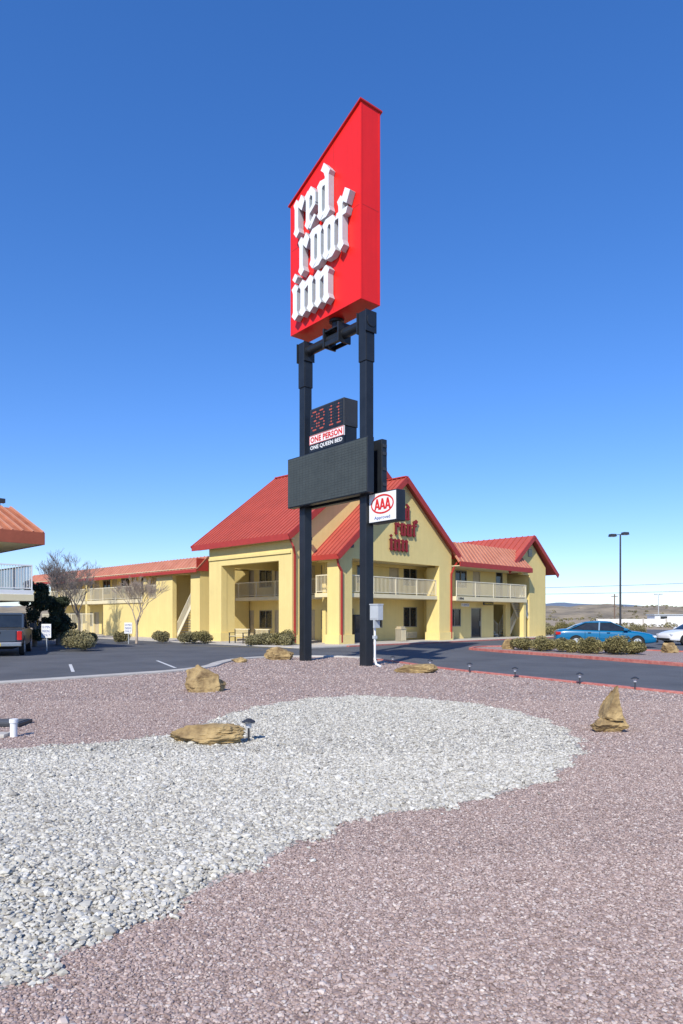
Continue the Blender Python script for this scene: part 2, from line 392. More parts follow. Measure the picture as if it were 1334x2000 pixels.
for (y0,y1,c,r0,T) in [(2.0,4.6,.0136,.0084,'I'),(4.6,8.0,.0165,.0094,'O'),(8.0,13,.026,.0120,'O'),(13,19,.055,.018,'O'),(19,27.,.09,.024,'O')]:
    x,y=jgrid(-.52*y1-.7,.52*y1+.7,y0,y1,c)
    k=wedge(x,y)&inpoly(x,y,bed+[(30,-7),(-28,-7)])&~isfield(x,y); x=x[k];y=y[k]
    r=r0*np.exp(npr.normal(0,.27,len(x)))
    V,F=stones(x,y,r,r*npr.uniform(-.05,.4,len(x)),*((ICO_V,ICO_F) if T=='I' else (OCT_V,OCT_F)),flat=.55)
    parts.append((V,F,np.repeat(npr.uniform(0,1,len(x)),12 if T=='I' else 6)))
def joinp(parts):
    o=0;Vs=[];Fs=[];Ts=[]
    for V,F,t in parts: Vs.append(V);Fs.append(F+o);Ts.append(t);o+=len(V)
    return np.concatenate(Vs),np.concatenate(Fs),np.concatenate(Ts)
V,F,T=joinp(parts); np_mesh('red_gravel',V,F,'redgravel',T,kind='stuff')
parts=[]
for (y0,y1,c,r0,T,lay) in [(1.9,4.4,.0235,.0156,'I',2),(4.4,8.0,.0225,.0142,'I',1),(8.0,14.5,.029,.0162,'O',1)]:
    for l in range(lay):
        x,y=jgrid(-.52*y1-.7,.52*y1+.7,y0,y1,c)
        k=wedge(x,y)&isfield(x,y); 
        if l: k&=npr.uniform(0,1,len(x))<.4
        x=x[k];y=y[k]
        r=r0*np.exp(npr.normal(0,.31,len(x)))*(.85 if l else 1)
        V,F=stones(x,y,r,r*npr.uniform(.1,.5,len(x))+l*.012,*((ICO_V,ICO_F) if T=='I' else (OCT_V,OCT_F)),flat=.62)
        parts.append((V,F,np.repeat(npr.uniform(0,1,len(x)),12 if T=='I' else 6)))
x=npr.uniform(-3,4,3600);y=npr.uniform(2.3,14,3600); ang=npr.uniform(0,6.28,3600);rr=npr.uniform(0,.42,3600)
k=(~inpoly(x,y,white))&inpoly(x+rr*np.cos(ang),y+rr*np.sin(ang),white)&wedge(x,y); x=x[k];y=y[k]
r=.015*np.exp(npr.normal(0,.3,len(x))); V,F=stones(x,y,r,r*.7,ICO_V,ICO_F); parts.append((V,F,np.repeat(npr.uniform(0,1,len(x)),12)))
V,F,T=joinp(parts); np_mesh('white_gravel',V,F,'whitegravel',T,kind='stuff')

# ------------------------------------------------------------------ boulders
def boulder(name,loc,dim,seed,label,cuts=9,rot=0,shape=None,planes=None):
    r=random.Random(seed); bm=bmesh.new(); bmesh.ops.create_icosphere(bm,subdivisions=5,radius=1)
    pl=[(Vector(n).normalized(),dd) for n,dd in (planes or [])]
    for i in range(cuts):
        n=Vector((r.uniform(-1,1),r.uniform(-1,1),r.uniform(-.35,1))).normalized(); pl.append((n,r.uniform(.5,.8)))
    for v in bm.verts:
        p=v.co.copy()
        if shape=='block': p=Vector([math.copysign(abs(c)**.7,c) for c in p])
        for n,dd in pl:
            q=p.dot(n)-dd
            if q>0: p-=n*q
        s=noise.noise(p*2.0+Vector((seed,0,0)))*.14+noise.noise(p*6+Vector((0,seed,0)))*.08+noise.noise(Vector((p.x*1.5,p.y*1.5,p.z*12+seed)))*.06+abs(noise.noise(p*12+Vector((seed,seed,0))))*.045
        p*=1+s
        if p.z<-.75: p.z=-.75
        v.co=Vector((p.x*dim[0]/1.75,p.y*dim[1]/1.75,(p.z+.72)*dim[2]/1.5))
    me=bpy.data.meshes.new(name); bm.to_mesh(me); bm.free(); me.materials.append(M['rock'])
    o=bpy.data.objects.new(name,me); COL.objects.link(o); o.location=loc; o.rotation_euler=(0,0,rot)
    o['label']=label; o['category']='rock'; return o
boulder('boulder',(-2.92,14.7,0),(.78,.58,.49),5,'chunky tan sandstone boulder on red gravel',rot=.2,cuts=5,shape='block',planes=[((-.8,-.5,.6),.62),((.9,-.3,.15),.72),((.1,-1,.25),.55),((.5,0,1),.66)])
boulder('boulder',(-1.75,8.72,0),(.90,.5,.25),11,'flat brown sandstone slab beside the white gravel',cuts=10)
boulder('boulder',(3.74,9.55,0),(.44,.38,.23),21,'low brown rock carrying a pointed rock',cuts=8)
boulder('boulder',(3.77,9.52,.18),(.42,.32,.44),34,'leaning wedge of tan rock stacked on a low rock',cuts=1,planes=[((-.86,-.1,.52),.20),((1,0,.12),.38),((0,-1,.35),.45),((.35,.8,.5),.4)])
boulder('boulder',(2.1,19.6,0),(1.12,.6,.27),44,'flat sandstone slab at the foot of the pole')
boulder('boulder',(-2.25,25.5,0),(1.15,.7,.42),52,'sandstone boulder on the gravel beside the dark pole')
boulder('boulder',(14.7,30.6,0),(.75,.6,.5),61,'pale rock on the kerbed gravel island')
boulder('boulder',(8.3,34.0,0),(.6,.5,.5),67,'pale rock beside low shrubs on the island')
boulder('boulder',(-3.6,24.0,0),(.5,.35,.16),71,'small sandstone rock on red gravel by the kerb')

# ------------------------------------------------------------------ pylon sign
ang=math.atan2(-.769,.639)
PS=thing('pylon_sign',(.82,22.4,0),ang,'tall red motel pylon sign on two black steel posts','sign')
LX=-3.34
for x in(0,LX):
    mb=MB(); mb.box(x-.165,x+.165,-.165,.165,-.05,11.0,'black'); 
    mb.obj('pole',PS,bevel=.02)
mb=MB(); mb.cyl((LX-.24,0,11.25),(.20,0,11.25),.17,n=24,m='black'); mb.obj('crossbeam',PS)
for x in(0,LX):
    mb=MB()
    mb.box(x-.18,x+.18,-.195,-.168,9.95,11.58,'black'); mb.box(x-.18,x+.18,.168,.195,9.95,11.58,'black')
    for s in(-1,1):
        mb.box(x+s*.215-.02,x+s*.215+.02,-.24,.24,10.88,11.58,'black')
        mb.box(x+s*.18-.012,x+s*.18+.012,-.165,.165,9.95,10.87,'black')
    mb.cyl((x+.236,0,11.25),(x+.26,0,11.25),.20,n=20,m='black')
    mb.obj('bracket',PS,bevel=.01)
mb=MB()
for x in(-1.95,-1.15): mb.box(x-.035,x+.035,-.28,.28,10.95,11.62,'black')
mb.box(-1.91,-1.19,-.25,-.21,10.98,11.14,'black'); mb.box(-1.91,-1.19,.21,.25,10.98,11.14,'black')
mb.box(-1.91,-1.19,-.25,.25,11.47,11.52,'black')
mb.cyl((-1.55,0,11.45),(-1.55,0,11.87),.16,n=20,m='black'); mb.cyl((-1.55,0,11.76),(-1.55,0,11.85),.26,n=20,m='black')
mb.obj('mast_bracket',PS,bevel=.01)
xa,xb=.198-3.88,.198; zb=11.86; za,zt=16.62,18.22; T2=.4175
mb=MB(); mb.prism([(xa,zb),(xb,zb),(xb,zt),(xa,za)],-T2,T2,'signred')
cab=mb.obj('sign_cabinet',PS,label='red slant-topped cabinet with white blackletter words',bevel=.012)
mb=MB()
sl_=(zt-za)/3.88
def topz(x): return za+(x-xa)*sl_
mb.prism([(xa-.08,topz(xa-.08)+.002),(xb+.05,topz(xb+.05)+.002),(xb+.05,topz(xb+.05)+.05),(xa-.08,topz(xa-.08)+.05)],-T2-.07,T2+.07,'signedge')
mb.obj('cap_flashing',cab)
mb=MB()
for x in(-1.2,): mb.box(x-.008,x+.008,-T2-.004,-T2-.001,zb+.02,topz(x)-.02,'signedge')
for z in(14.93,): mb.box(xa,xb,-T2-.004,-T2-.001,z-.008,z+.008,'signedge'); mb.box(xb+.001,xb+.004,-T2,T2,z-.008,z+.008,'signedge')
for x in(xa+.03,xb-.03): mb.box(x-.03,x+.03,-T2-.008,-T2-.001,zb,topz(x)-.03,'signred')
mb.box(xa+.06,xb-.06,-T2-.008,-T2-.001,zb,zb+.06,'signred')
for y in(-T2+.03,T2-.03): mb.box(xb+.001,xb+.008,y-.03,y+.03,zb,topz(xb)-.02,'signred')
mb.obj('panel_seam',cab)
for word,x0,x1,z0,xh in(('red',-3.16,-1.06,15.08,1.34),('roof',-2.88,-.08,13.62,1.36),('inn',-3.28,-1.08,12.17,1.28)):
    mb=MB(); blackletter(mb,word,x0,x1,z0,xh,-T2-.02,.24,'letter','letterside')
    mb.obj('lettering',cab,bevel=.006)
for y0,y1 in((-.45,-.17),(.17,.40)):
    mb=MB(); mb.box(.557-4.39,.557,y0,y1,5.57,7.37,'black'); b_=mb.obj('message_board',PS,bevel=.02)
    f=y0 if y0<0 else y1; s=-1 if y0<0 else 1
    mb=MB(); mb.box(.557-4.35,.517,*sorted((f+s*.002,f+s*.012)),5.61,7.33,'led')
    for i in range(1,24): x=.557-4.35+i*4.31/24; mb.box(x-.006,x+.006,*sorted((f+s*.012,f+s*.014)),5.62,7.32,'ledline')
    for i in range(1,20): z=5.61+i*1.72/20; mb.box(.557-4.34,.51,*sorted((f+s*.0145,f+s*.016)),z-.005,z+.005,'ledline')
    mb.obj('led_screen',b_)
for z in(5.9,6.4,6.9,7.15):
    mb=MB(); mb.box(.56,.585,.2,.37,z-.05,z+.05,'darkmetal'); mb.obj('vent',PS)
t0,t1=-.78-1.873,-.78
mb=MB(); mb.box(t0,t1,-.306,.306,8.02,8.95,'darkmetal'); mb.box(t0+.02,t1-.02,-.28,.28,7.40,8.015,'black')
pr=mb.obj('price_display',PS,bevel=.015)
FONT={'3':["01110","10001","00001","00110","00001","10001","01110"],'8':["01110","10001","10001","01110","10001","10001","01110"],'1':["00100","01100","00100","00100","00100","00100","01110"]}
mb=MB(); mb.box(t0+.05,t1-.05,-.318,-.308,8.07,8.90,'black')
pitch=.070
for k,c in enumerate('3811'):
    ox=t0+.13+k*.40+(.14 if k>1 else 0)
    for r_ in range(7):
        for q in range(5):
            on=FONT[c][r_][q]=='1'; cx=ox+q*pitch; cz=8.80-r_*.105
            mb.cyl((cx,-.318,cz),(cx,-.328,cz),.031 if on else .017,n=8,m='reddot' if on else 'dot')
mb.obj('digit_panel',pr)
mb=MB(); mb.box(t0,t1+.02,-.34,-.29,7.68,8.00,'white'); 
for z in(7.695,7.985): mb.box(t0+.01,t1+.01,-.346,-.341,z-.008,z+.008,'redtext')
for x in(t0+.012,t1+.008): mb.box(x-.008,x+.008,-.346,-.341,7.69,7.99,'redtext')
text_part(mb,"ONE PERSON",t0+.07,t1-.06,7.74,7.945,-.341,.008,'redtext',bold=.03)
mb.obj('name_panel',pr)
mb=MB(); mb.box(t0,t1+.02,-.34,-.29,7.42,7.67,'black'); text_part(mb,"ONE QUEEN BED",t0+.06,t1-.05,7.47,7.63,-.341,.008,'white',bold=.02)
mb.obj('name_panel',pr)
mb=MB(); mb.box(.17,1.47,-.05,.33,4.62,5.60,'black'); ap=mb.obj('approval_sign',PS,label='white double-sided approval sign with red oval emblem',bevel=.02)
mb=MB(); mb.box(.20,1.44,-.06,-.052,4.66,5.56,'white'); mb.obj('sign_face',ap)
mb=MB()
cx,cz=.82,5.2; n=40
def ell(a,b): return [(cx+a*math.cos(2*math.pi*i/n),cz+b*math.sin(2*math.pi*i/n)) for i in range(n)]
o_=ell(.53,.31);i_=ell(.475,.255)
vs=[(a,-.066,b) for a,b in o_]+[(a,-.066,b) for a,b in i_]
mb.add(vs,[(i,(i+1)%n,n+(i+1)%n,n+i) for i in range(n)],'redtext')
for k in range(3):
    ax=.455+k*.245
    mb.prism([(ax,5.03),(ax+.07,5.03),(ax+.15,5.30),(ax+.155,5.38),(ax+.09,5.38)],-.068,-.061,'redtext')
    mb.prism([(ax+.10,5.375),(ax+.165,5.375),(ax+.27,5.03),(ax+.19,5.03)],-.070,-.0615,'redtext')
    mb.box(ax+.05,ax+.2,-.0715,-.062,5.10,5.15,'redtext')
text_part(mb,"Approved",.45,1.18,4.70,4.83,-.061,.006,'bluetext')
mb.obj('emblem',ap)
for z in(4.8,5.3): mb=MB(); mb.box(.0,.2,.02,.1,z,z+.1,'black'); mb.obj('bracket',PS)
EB=thing('electric_box',(1.0,22.10,0),ang,'grey electrical box with white conduit on the black pole','electrical box')
mb=MB(); mb.box(.01,.40,-.12,.1,1.50,2.0,'grey'); mb.box(0,.41,-.14,.12,1.98,2.02,'grey'); mb.box(.03,.38,-.132,-.121,1.54,1.96,'grey'); mb.obj('box',EB,bevel=.01)
mb=MB(); mb.cyl((.14,-.02,.25),(.14,-.02,1.5),.035,n=12,m='white'); mb.cyl((.14,-.02,.25),(.20,-.02,.08),.035,n=12,m='white'); mb.cyl((.20,-.02,.08),(.45,-.04,.02),.035,n=12,m='white')
mb.obj('conduit',EB)
mb=MB(); mb.box(.19,.25,-.14,.1,1.25,1.5,'grey'); mb.obj('fitting',EB); mb=MB(); mb.box(.08,.2,-.07,.03,.9,1.0,'grey'); mb.obj('fitting',EB)

# ------------------------------------------------------------------ motel building helpers
def window(B,off,ax,c,a0,a1,z0,z1,glass='glass',name='window',sgn=-1,mull=True):
    def bx(mb,p0,p1,q0,q1,r0,r1,m):
        q0,q1=sorted((q0,q1))
        if ax=='u': mb.box(p0,p1,q0,q1,r0,r1,m)
        else: mb.box(q0,q1,p0,p1,r0,r1,m)
    f=MB(off); t=.06; y0=c-sgn*.10; y1=c+sgn*.012
    fm='frame' if name=='window' else 'door'
    bx(f,a0+.002,a0+t,y0,y1,z0+.002,z1-.002,fm); bx(f,a1-t,a1-.002,y0,y1,z0+.002,z1-.002,fm)
    bx(f,a0+t,a1-t,y0,y1,z1-t,z1-.002,fm); bx(f,a0+t,a1-t,y0,y1,z0+.002,z0+t,fm)
    if name=='window' and mull: bx(f,(a0+a1)/2-.025,(a0+a1)/2+.025,y0,y1-sgn*.01,z0+t,z1-t,fm)
    fo=f.obj(name,B)
    p=MB(off)
    if name=='window':
        bx(p,a0+t,a1-t,y0+sgn*.02,y0+sgn*.04,z0+t,z1-t,glass); p.obj('pane',fo)
    elif name=='glass_door':
        bx(p,a0+t,a1-t,y0+sgn*.02,y0+sgn*.04,z0+t,z1-t,'glass'); p.obj('pane',fo)
        h=MB(off); bx(h,a1-.2,a1-.16,y0+sgn*.05,y0+sgn*.1,.9,1.3,'chrome'); h.obj('handle',fo)
    else:
        bx(p,a0+t,a1-t,y0+sgn*.02,y0+sgn*.05,z0+t,z1-t,glass); p.obj('door_leaf',fo)
        h=MB(off); bx(h,a0+.12,a0+.2,y0+sgn*.05,y0+sgn*.1,z0+1.0,z0+1.06,'chrome'); h.obj('handle',fo)
def railing(B,off,ax,c,a0,a1,z0,h=1.1,m='rail',name='railing',step=.125,post=2.2):
    mb=MB(off)
    def bx(p0,p1,q0,q1,r0,r1):
        if ax=='u': mb.box(p0,p1,q0,q1,r0,r1,m)
        else: mb.box(q0,q1,p0,p1,r0,r1,m)
    bx(a0,a1,c-.03,c+.03,z0+h-.06,z0+h); bx(a0,a1,c-.02,c+.02,z0+.08,z0+.12)
    n=int((a1-a0)/step)
    for i in range(1,n): a=a0+(a1-a0)*i/n; bx(a-.011,a+.011,c-.011,c+.011,z0+.12,z0+h-.06)
    k=max(1,round((a1-a0)/post))
    for i in range(k+1):
        a=a0+(a1-a0)*i/k; a=min(max(a,a0+.03),a1-.03); bx(a-.028,a+.028,c-.028,c+.028,z0,z0+h-.061)
    return mb.obj(name,B)

O=(28,28)
B=thing('motel_building',uv(28,28),math.pi/4,'yellow stucco motel with red metal gabled roofs and arcades','building')
ST='stucco'
mb=MB(O)
mb.wall('v',26.2,26.65,30.6,38.5,0,6.5,[(31.5,37.4,-1,4.97)],ST)
mb.wall('u',30.3,30.6,26.2,40,0,4.97,[(27.45,40,-1,4.97)],ST)
mb.prism([(26.2,4.97),(40,4.97),(40,6.55),(33.1,11.85),(26.2,6.55)],30.3,30.6,ST)
mb.prism([(26.2,0),(27.2,0),(27.2,4.97),(40,4.97),(40,6.55),(33.1,11.85),(26.2,6.55)],38.5,38.8,ST)
mb.box(26.66,27.45,30.61,31.48,0,4.97,ST); mb.box(26.66,27.3,37.42,38.49,0,4.97,ST)
mb.box(26.66,39.5,30.62,38.48,5.6,5.7,'cream')
mb.box(26.1,27.55,30.2,31.6,0,.55,ST); mb.box(26.1,27.4,37.3,38.9,0,.55,ST)
mb.box(26.12,26.199,30.35,38.75,5.35,5.5,ST)
mb.obj('wall',B)
mb=MB(O)
holes=[];wins=[]
for k,v0 in enumerate([31.2,34.6,38.0,41.4,44.8,48.2,51.6,55]):
    for z in(0,3.05):
        holes+=[(v0,v0+.95,z+.02,z+2.1),(v0+1.25,v0+2.75,z+.75,z+2.1)]
        wins.append((v0,z))
mb.wall('v',32,32.25,30.9,60,0,5.9,holes,ST)
mb.obj('wall',B,label='recessed two-storey wall of rooms with doors and windows')
for v0,z in wins:
    window(B,O,'v',32,v0,v0+.95,z+.02,z+2.1,'door','door')
    window(B,O,'v',32,v0+1.25,v0+2.75,z+.75,z+2.1,'glass' if rnd.random()<.6 else 'curtain')
mb=MB(O); mb.box(30.6,32,30.65,60,2.8,3.05,'cream'); mb.obj('balcony',B)
mb=MB(O); mb.box(28.3,37.9,28.55,30.6,2.8,3.05,'cream'); mb.obj('balcony',B)
mb=MB(O); mb.box(30.4,45,30.95,60,5.9,6.2,'cream'); mb.obj('soffit',B)
railing(B,O,'v',30.66,30.8,48,3.05)
mb=MB(O)
mb.wall('u',28.4,28.75,28.2,39.3,0,5.1,[(29.3,37.9,-1,5.1)],ST)
mb.prism([(28.2,5.1),(39.3,5.1),(39.3,6.15),(34.0,10.38),(28.2,5.55)],28.4,28.75,ST)
mb.wall('v',28.2,28.5,28.752,30.29,0,5.55,[(29.4,30.29,-1,4.9)],ST)
mb.box(28.502,29.3,28.753,29.39,0,5.0,ST); mb.box(37.9,39.3,28.753,29.5,0,5.0,ST); mb.box(39.0,39.3,29.5,30.6,0,6.1,ST)
mb.box(28.1,29.4,28.3,29.5,0,.55,ST); mb.box(37.8,39.4,28.3,29.55,0,.55,ST)
mb.box(28.52,38.98,28.76,30.28,5.15,5.2,'cream')
h2=[(36.7,38.2,.88,2.3),(30.6,31.7,.02,2.15),(33,34.5,.88,2.2),(30.4,31.4,3.07,5.05),(32,33.5,3.8,5.05),(35.2,36.2,3.07,5.05),(36.7,38.2,3.8,5.05)]
mb.wall('u',30.6,30.9,29.2,42,0,5.9,h2,ST)
mb.obj('wall',B,label='gabled porch wall carrying red blackletter words')
for h in h2:
    window(B,O,'u',30.6,*h,'glass' if h[1]-h[0]>1.2 else 'door','window' if h[1]-h[0]>1.2 else 'door')
railing(B,O,'u',28.65,29.32,37.88,3.05); railing(B,O,'v',28.35,29.42,30.55,3.05)
mb=MB(O); mb.box(36.8,37.9,30.35,30.598,.12,.55,'cream')
for i in range(7): mb.box(36.85,37.85,30.335,30.349,.16+i*.053,.185+i*.053,'frame')
mb.obj('air_conditioner',B)
mb=MB(O)
mb.roof((25.75,30.02,6.42),(25.75,40.1,6.42),(33.1,40.1,12.1),(33.1,30.02,12.1),.12,26,'roof')
mb.roof((40.45,30.02,6.42),(40.45,40.1,6.42),(33.1,40.1,12.1),(33.1,30.02,12.1),.12,26,'roof')
mb.beam((33.1,30.0,12.12),(33.1,40.12,12.12),.3,.08,'trim')
mb.obj('roof',B,label='large red standing-seam gable roof over the entrance')
mb=MB(O)
mb.roof((27.8,28.05,5.28),(27.8,30.29,5.28),(34,30.29,10.6),(34,28.05,10.6),.12,6,'roof')
mb.roof((39.95,28.05,5.80),(39.95,32,5.80),(34,32,10.6),(34,28.05,10.6),.12,6,'roof')
mb.beam((34,28.03,10.62),(34,30.28,10.62),.3,.07,'trim')
mb.obj('roof',B,label='red metal gable roof over the front porch')
def fascia(pts,name='fascia',w=.07,h=.36,dz=-.16):
    for a,b in pts:
        mb=MB(O); a=Vector(a);b=Vector(b); mb.beam(a+Vector((0,0,dz)),b+Vector((0,0,dz)),w,h,'trim')
        mb.obj(name,B)
fascia([((25.72,29.97,6.42),(25.72,40.15,6.42))]); fascia([((25.7,29.97,6.40),(33.1,29.97,12.1)),((33.1,29.97,12.1),(40.5,29.97,6.40))])
fascia([((25.7,40.14,6.40),(33.1,40.14,12.1))])
fascia([((27.78,28.0,5.28),(27.78,30.28,5.28))],h=.3); fascia([((27.75,28.0,5.26),(34,28.0,10.6)),((34,28.0,10.6),(40.0,28.0,5.76))])
mb=MB(O); mb.box(25.78,26.19,30.05,40.0,6.14,6.18,'cream'); mb.obj('soffit',B)
mb=MB(O); mb.box(27.84,28.19,28.1,30.2,5.0,5.04,'cream'); mb.obj('soffit',B)
for pts in([(25.9,30.2,6.2),(26.1,30.05,5.7),(26.35,30.22,5.3),(26.35,30.22,.1)],[(27.95,28.3,5.05),(28.1,28.33,4.6),(28.35,28.33,4.3),(28.35,28.33,.1)],[(39.8,28.1,5.6),(39.5,28.25,5.2),(39.2,28.33,4.6),(39.2,28.33,.1)]):
    mb=MB(O)
    for a,b in zip(pts,pts[1:]): mb.beam(a,b,.11,.09,'trim')
    mb.obj('downspout',B)
for word,x0,x1,z0,xh in(('red',32.9,34.6,7.86,.78),('roof',33.05,35.4,6.82,.82),('inn',32.55,34.45,5.78,.82)):
    mb=MB(O); blackletter(mb,word,x0,x1,z0,xh,28.33,.07,'darkred','darkred2')
    mb.obj('lettering',B)
mb=MB(O)
h3=[(43.3,44.7,.0,2.3),(46.4,48.2,-1,2.6),(40.4,42.0,.9,2.2)]
mb.wall('u',29.5,29.75,39.3,48.9,0,2.8,h3,ST)
h4=[(40.2,41.2,3.07,5.1),(41.7,43.2,3.8,5.1),(44,45,3.07,5.1),(47.2,48.2,3.07,5.2)]
mb.wall('u',29.8,30.05,39.3,48.9,2.8,5.3,h4,ST)
mb.box(48.55,48.9,28.1,28.45,0,2.8,ST)
mb.obj('wall',B,label='lower wing wall with glass door and stair opening')
window(B,O,'u',29.5,*h3[0],name='glass_door'); window(B,O,'u',29.5,*h3[2])
window(B,O,'u',29.8,*h4[0],'door','door'); window(B,O,'u',29.8,*h4[1]); window(B,O,'u',29.8,*h4[2],'door','door'); window(B,O,'u',29.8,*h4[3],'glass','window',mull=False)
mb=MB(O); mb.box(39.32,48.9,28.0,29.8,2.75,3.05,'cream'); mb.obj('balcony',B)
railing(B,O,'u',28.06,39.4,48.85,3.05); railing(B,O,'v',48.84,28.1,29.75,3.05)
mb=MB(O)
mb.roof((39.35,27.75,5.45),(49.2,27.75,5.45),(48.3,28.8,6.95),(39.35,28.8,6.95),.1,20,'mansard','rib')
mb.roof((49.2,27.75,5.45),(49.2,31,5.45),(48.3,31,6.95),(48.3,28.8,6.95),.1,5,'mansard','rib')
mb.box(39.36,48.3,28.8,34,6.8,6.93,'mansard'); mb.box(39.36,48.5,28.9,34,5.3,6.7,ST)
mb.obj('roof',B,label='faded red mansard over the upper balcony')
mb=MB(O); mb.box(39.36,49.22,27.68,27.75,5.12,5.47,'trim'); mb.box(49.2,49.27,27.7,31,5.12,5.47,'trim'); mb.obj('fascia',B)
mb=MB(O); mb.box(39.36,49.2,27.76,29.8,5.15,5.2,'cream'); mb.obj('soffit',B)
mb=MB(O); mb.box(46.2,48.5,33,33.2,0,2.75,ST); mb.box(46.1,46.25,29.76,33,0,2.75,ST); mb.obj('wall',B)
def stair(B,off,ax,a0,a1,c0,c1,z0,z1,n,name='stair'):
    mb=MB(off)
    for i in range(n):
        z=z0+(z1-z0)*(i+1)/n; p0=a0+(a1-a0)*i/n; p1=a0+(a1-a0)*(i+1)/n
        p=sorted((p0,p1))
        if ax=='u': mb.box(p[0],p[1],c0,c1,z-.06,z,'concrete')
        else: mb.box(c0,c1,p[0],p[1],z-.06,z,'concrete')
    for c in(c0,c1):
        P=(lambda a,z:(a,c,z)) if ax=='u' else (lambda a,z:(c,a,z))
        mb.beam(P(a0,z0+.02),P(a1,z1+.02),.05,.24,'rail'); mb.beam(P(a0,z0+1.0),P(a1,z1+1.0),.05,.05,'rail')
        for i in range(0,n*2+1): 
            t=i/(n*2); a=a0+(a1-a0)*t; z=z0+(z1-z0)*t
            mb.beam(P(a,z+.05),P(a,z+1.0),.022,.022,'rail')
    mb.obj(name,B)
stair(B,O,'u',50.1,48.95,28.6,29.5,1.5,3.0,8)
stair(B,O,'u',48.95,50.1,29.7,30.6,0,1.5,8)
stair(B,O,'v',30.0,32.9,46.6,47.8,0,2.6,12)
mb=MB(O); mb.wall('u',28.5,28.8,48.9,52.8,0,5.75,[(48.9,50.15,-1,5.0)],ST); mb.prism([(48.9,5.751),(52.8,5.751),(50.2,7.9),(48.9,7.0)],28.5,28.8,ST); mb.box(52.5,52.8,28.81,44,0,5.7,ST); mb.box(50.15,50.35,28.81,33,0,5.6,ST); mb.box(48.9,50.1,32.6,32.8,0,5.6,ST)
mb.obj('wall',B,label='plain gable end wall with louvre vent')
mb=MB(O)
mb.roof((54.15,28.1,5.25),(54.15,44,5.25),(50.2,44,8.2),(50.2,28.1,8.2),.1,30,'roof'); mb.roof((46.3,28.1,5.25),(46.3,44,5.25),(50.2,44,8.2),(50.2,28.1,8.2),.1,30,'roof'); mb.obj('roof',B)
fascia([((54.2,28.05,5.22),(50.2,28.05,8.2)),((50.2,28.05,8.2),(46.3,28.05,5.25))])
mb=MB(O); mb.box(49.9,50.5,28.44,28.498,6.5,7.1,'frame'); 
for i in range(6): mb.box(49.94,50.46,28.42,28.438,6.54+i*.09,6.58+i*.09,'cream')
mb.obj('vent',B)
mb=MB(O); mb.box(42.0,43.0,29.44,29.498,2.38,2.62,'white'); text_part(mb,"< OFFICE",42.06,42.94,2.43,2.57,29.439,.006,'bluetext'); mb.obj('sign_board',B)
mb=MB(O); mb.box(44.2,45.6,29.0,29.03,2.5,2.74,'black'); text_part(mb,"VENDING",44.35,45.5,2.55,2.69,28.999,.006,'yellow'); mb.obj('sign_board',B)
mb=MB(O); text_part(mb,"1994",39.6,40.2,2.82,2.98,27.998,.02,'black'); mb.obj('house_number',B)
for u,v,z in((28.9,28.3,5.75),(27.3,30.2,6.2)):
    mb=MB(O); mb.box(u-.06,u+.06,v-.12,v+.1,z,z+.1,'darkmetal'); mb.box(u-.15,u+.15,v-.3,v-.1,z-.05,z+.14,'darkmetal'); mb.obj('wall_lamp',B)

# --- left wing
O2=(27.5,43)
W=thing('motel_wing',uv(*O2),math.pi/4,'long two-storey yellow stucco motel wing with red mansard','building')
mb=MB(O2)
mb.wall('v',27.5,27.85,41.9,50.0,0,5.1,[(43.1,45.6,-1,4.75),(48.0,49.5,3.07,4.9)],ST)
mb.wall('u',41.9,42.2,27.851,31.9,0,5.1,[],ST)
mb.wall('v',27.5,27.85,50.0,57.0,0,2.75,[],ST)
mb.wall('u',49.8,50.0,27.851,31,0,5.1,[(28.2,29.2,3.07,5.0)],ST)
mb.wall('u',46.3,46.5,27.851,31,0,5.1,[],ST)
hw=[]
for v0 in(51,54.6,58.2,61.8,65.4,69): hw+=[(v0,v0+.95,3.07,5.05),(v0+1.3,v0+2.8,3.7,5.05)]
hw2=[(a,b,c-3.05 if c<3.5 else c-3,d-3) for a,b,c,d in hw if a>57]
mb.wall('v',29.4,29.65,50.0,73,0,5.3,hw+hw2,ST)
mb.box(30.8,31,43,50,0,5.1,ST)
mb.obj('wall',W)
for h in hw+hw2: window(W,O2,'v',29.4,*h,'glass' if h[1]-h[0]>1.2 else 'door','window' if h[1]-h[0]>1.2 else 'door')
mb=MB(O2); mb.box(27.4,29.4,50.0,73,2.75,3.05,'cream'); mb.box(27.9,30.7,46.5,49.8,2.8,3.04,'cream'); mb.obj('balcony',W)
railing(W,O2,'v',27.46,50.1,73,3.05); railing(W,O2,'v',27.7,48.0,49.5,3.05)
mb=MB(O2)
mb.roof((27.1,41.7,5.0),(27.1,74,5.0),(28.1,74,6.0),(28.1,41.7,6.0),.1,70,'mansard','rib')
mb.box(28.1,36,41.7,74,5.85,5.98,'mansard'); mb.box(28.2,33,41.95,73.8,5.2,5.8,ST)
mb.obj('roof',W)
mb=MB(O2); mb.box(27.04,27.1,41.7,74,4.8,5.02,'trim'); mb.box(27.1,28.1,41.7,41.75,4.9,5.8,'trim'); mb.obj('fascia',W)
mb=MB(O2); mb.box(27.12,29.4,41.76,73.9,5.12,5.16,'cream'); mb.obj('soffit',W)
stair(W,O2,'v',45.7,43.2,27.95,29.0,0.1,3.0,14)
for v in(60,66,72):
    mb=MB(O2); mb.box(27.4,27.7,v,v+.3,0,5.1,ST); mb.obj('column',W)
F_=thing('metal_fence',uv(26.6,57),math.pi/4,'cream picket fence enclosing the courtyard beside the wing','fence')
railing(F_,(26.6,57),'v',26.6,57.0,68,0,h=1.9,name='fence_panel',step=.16)

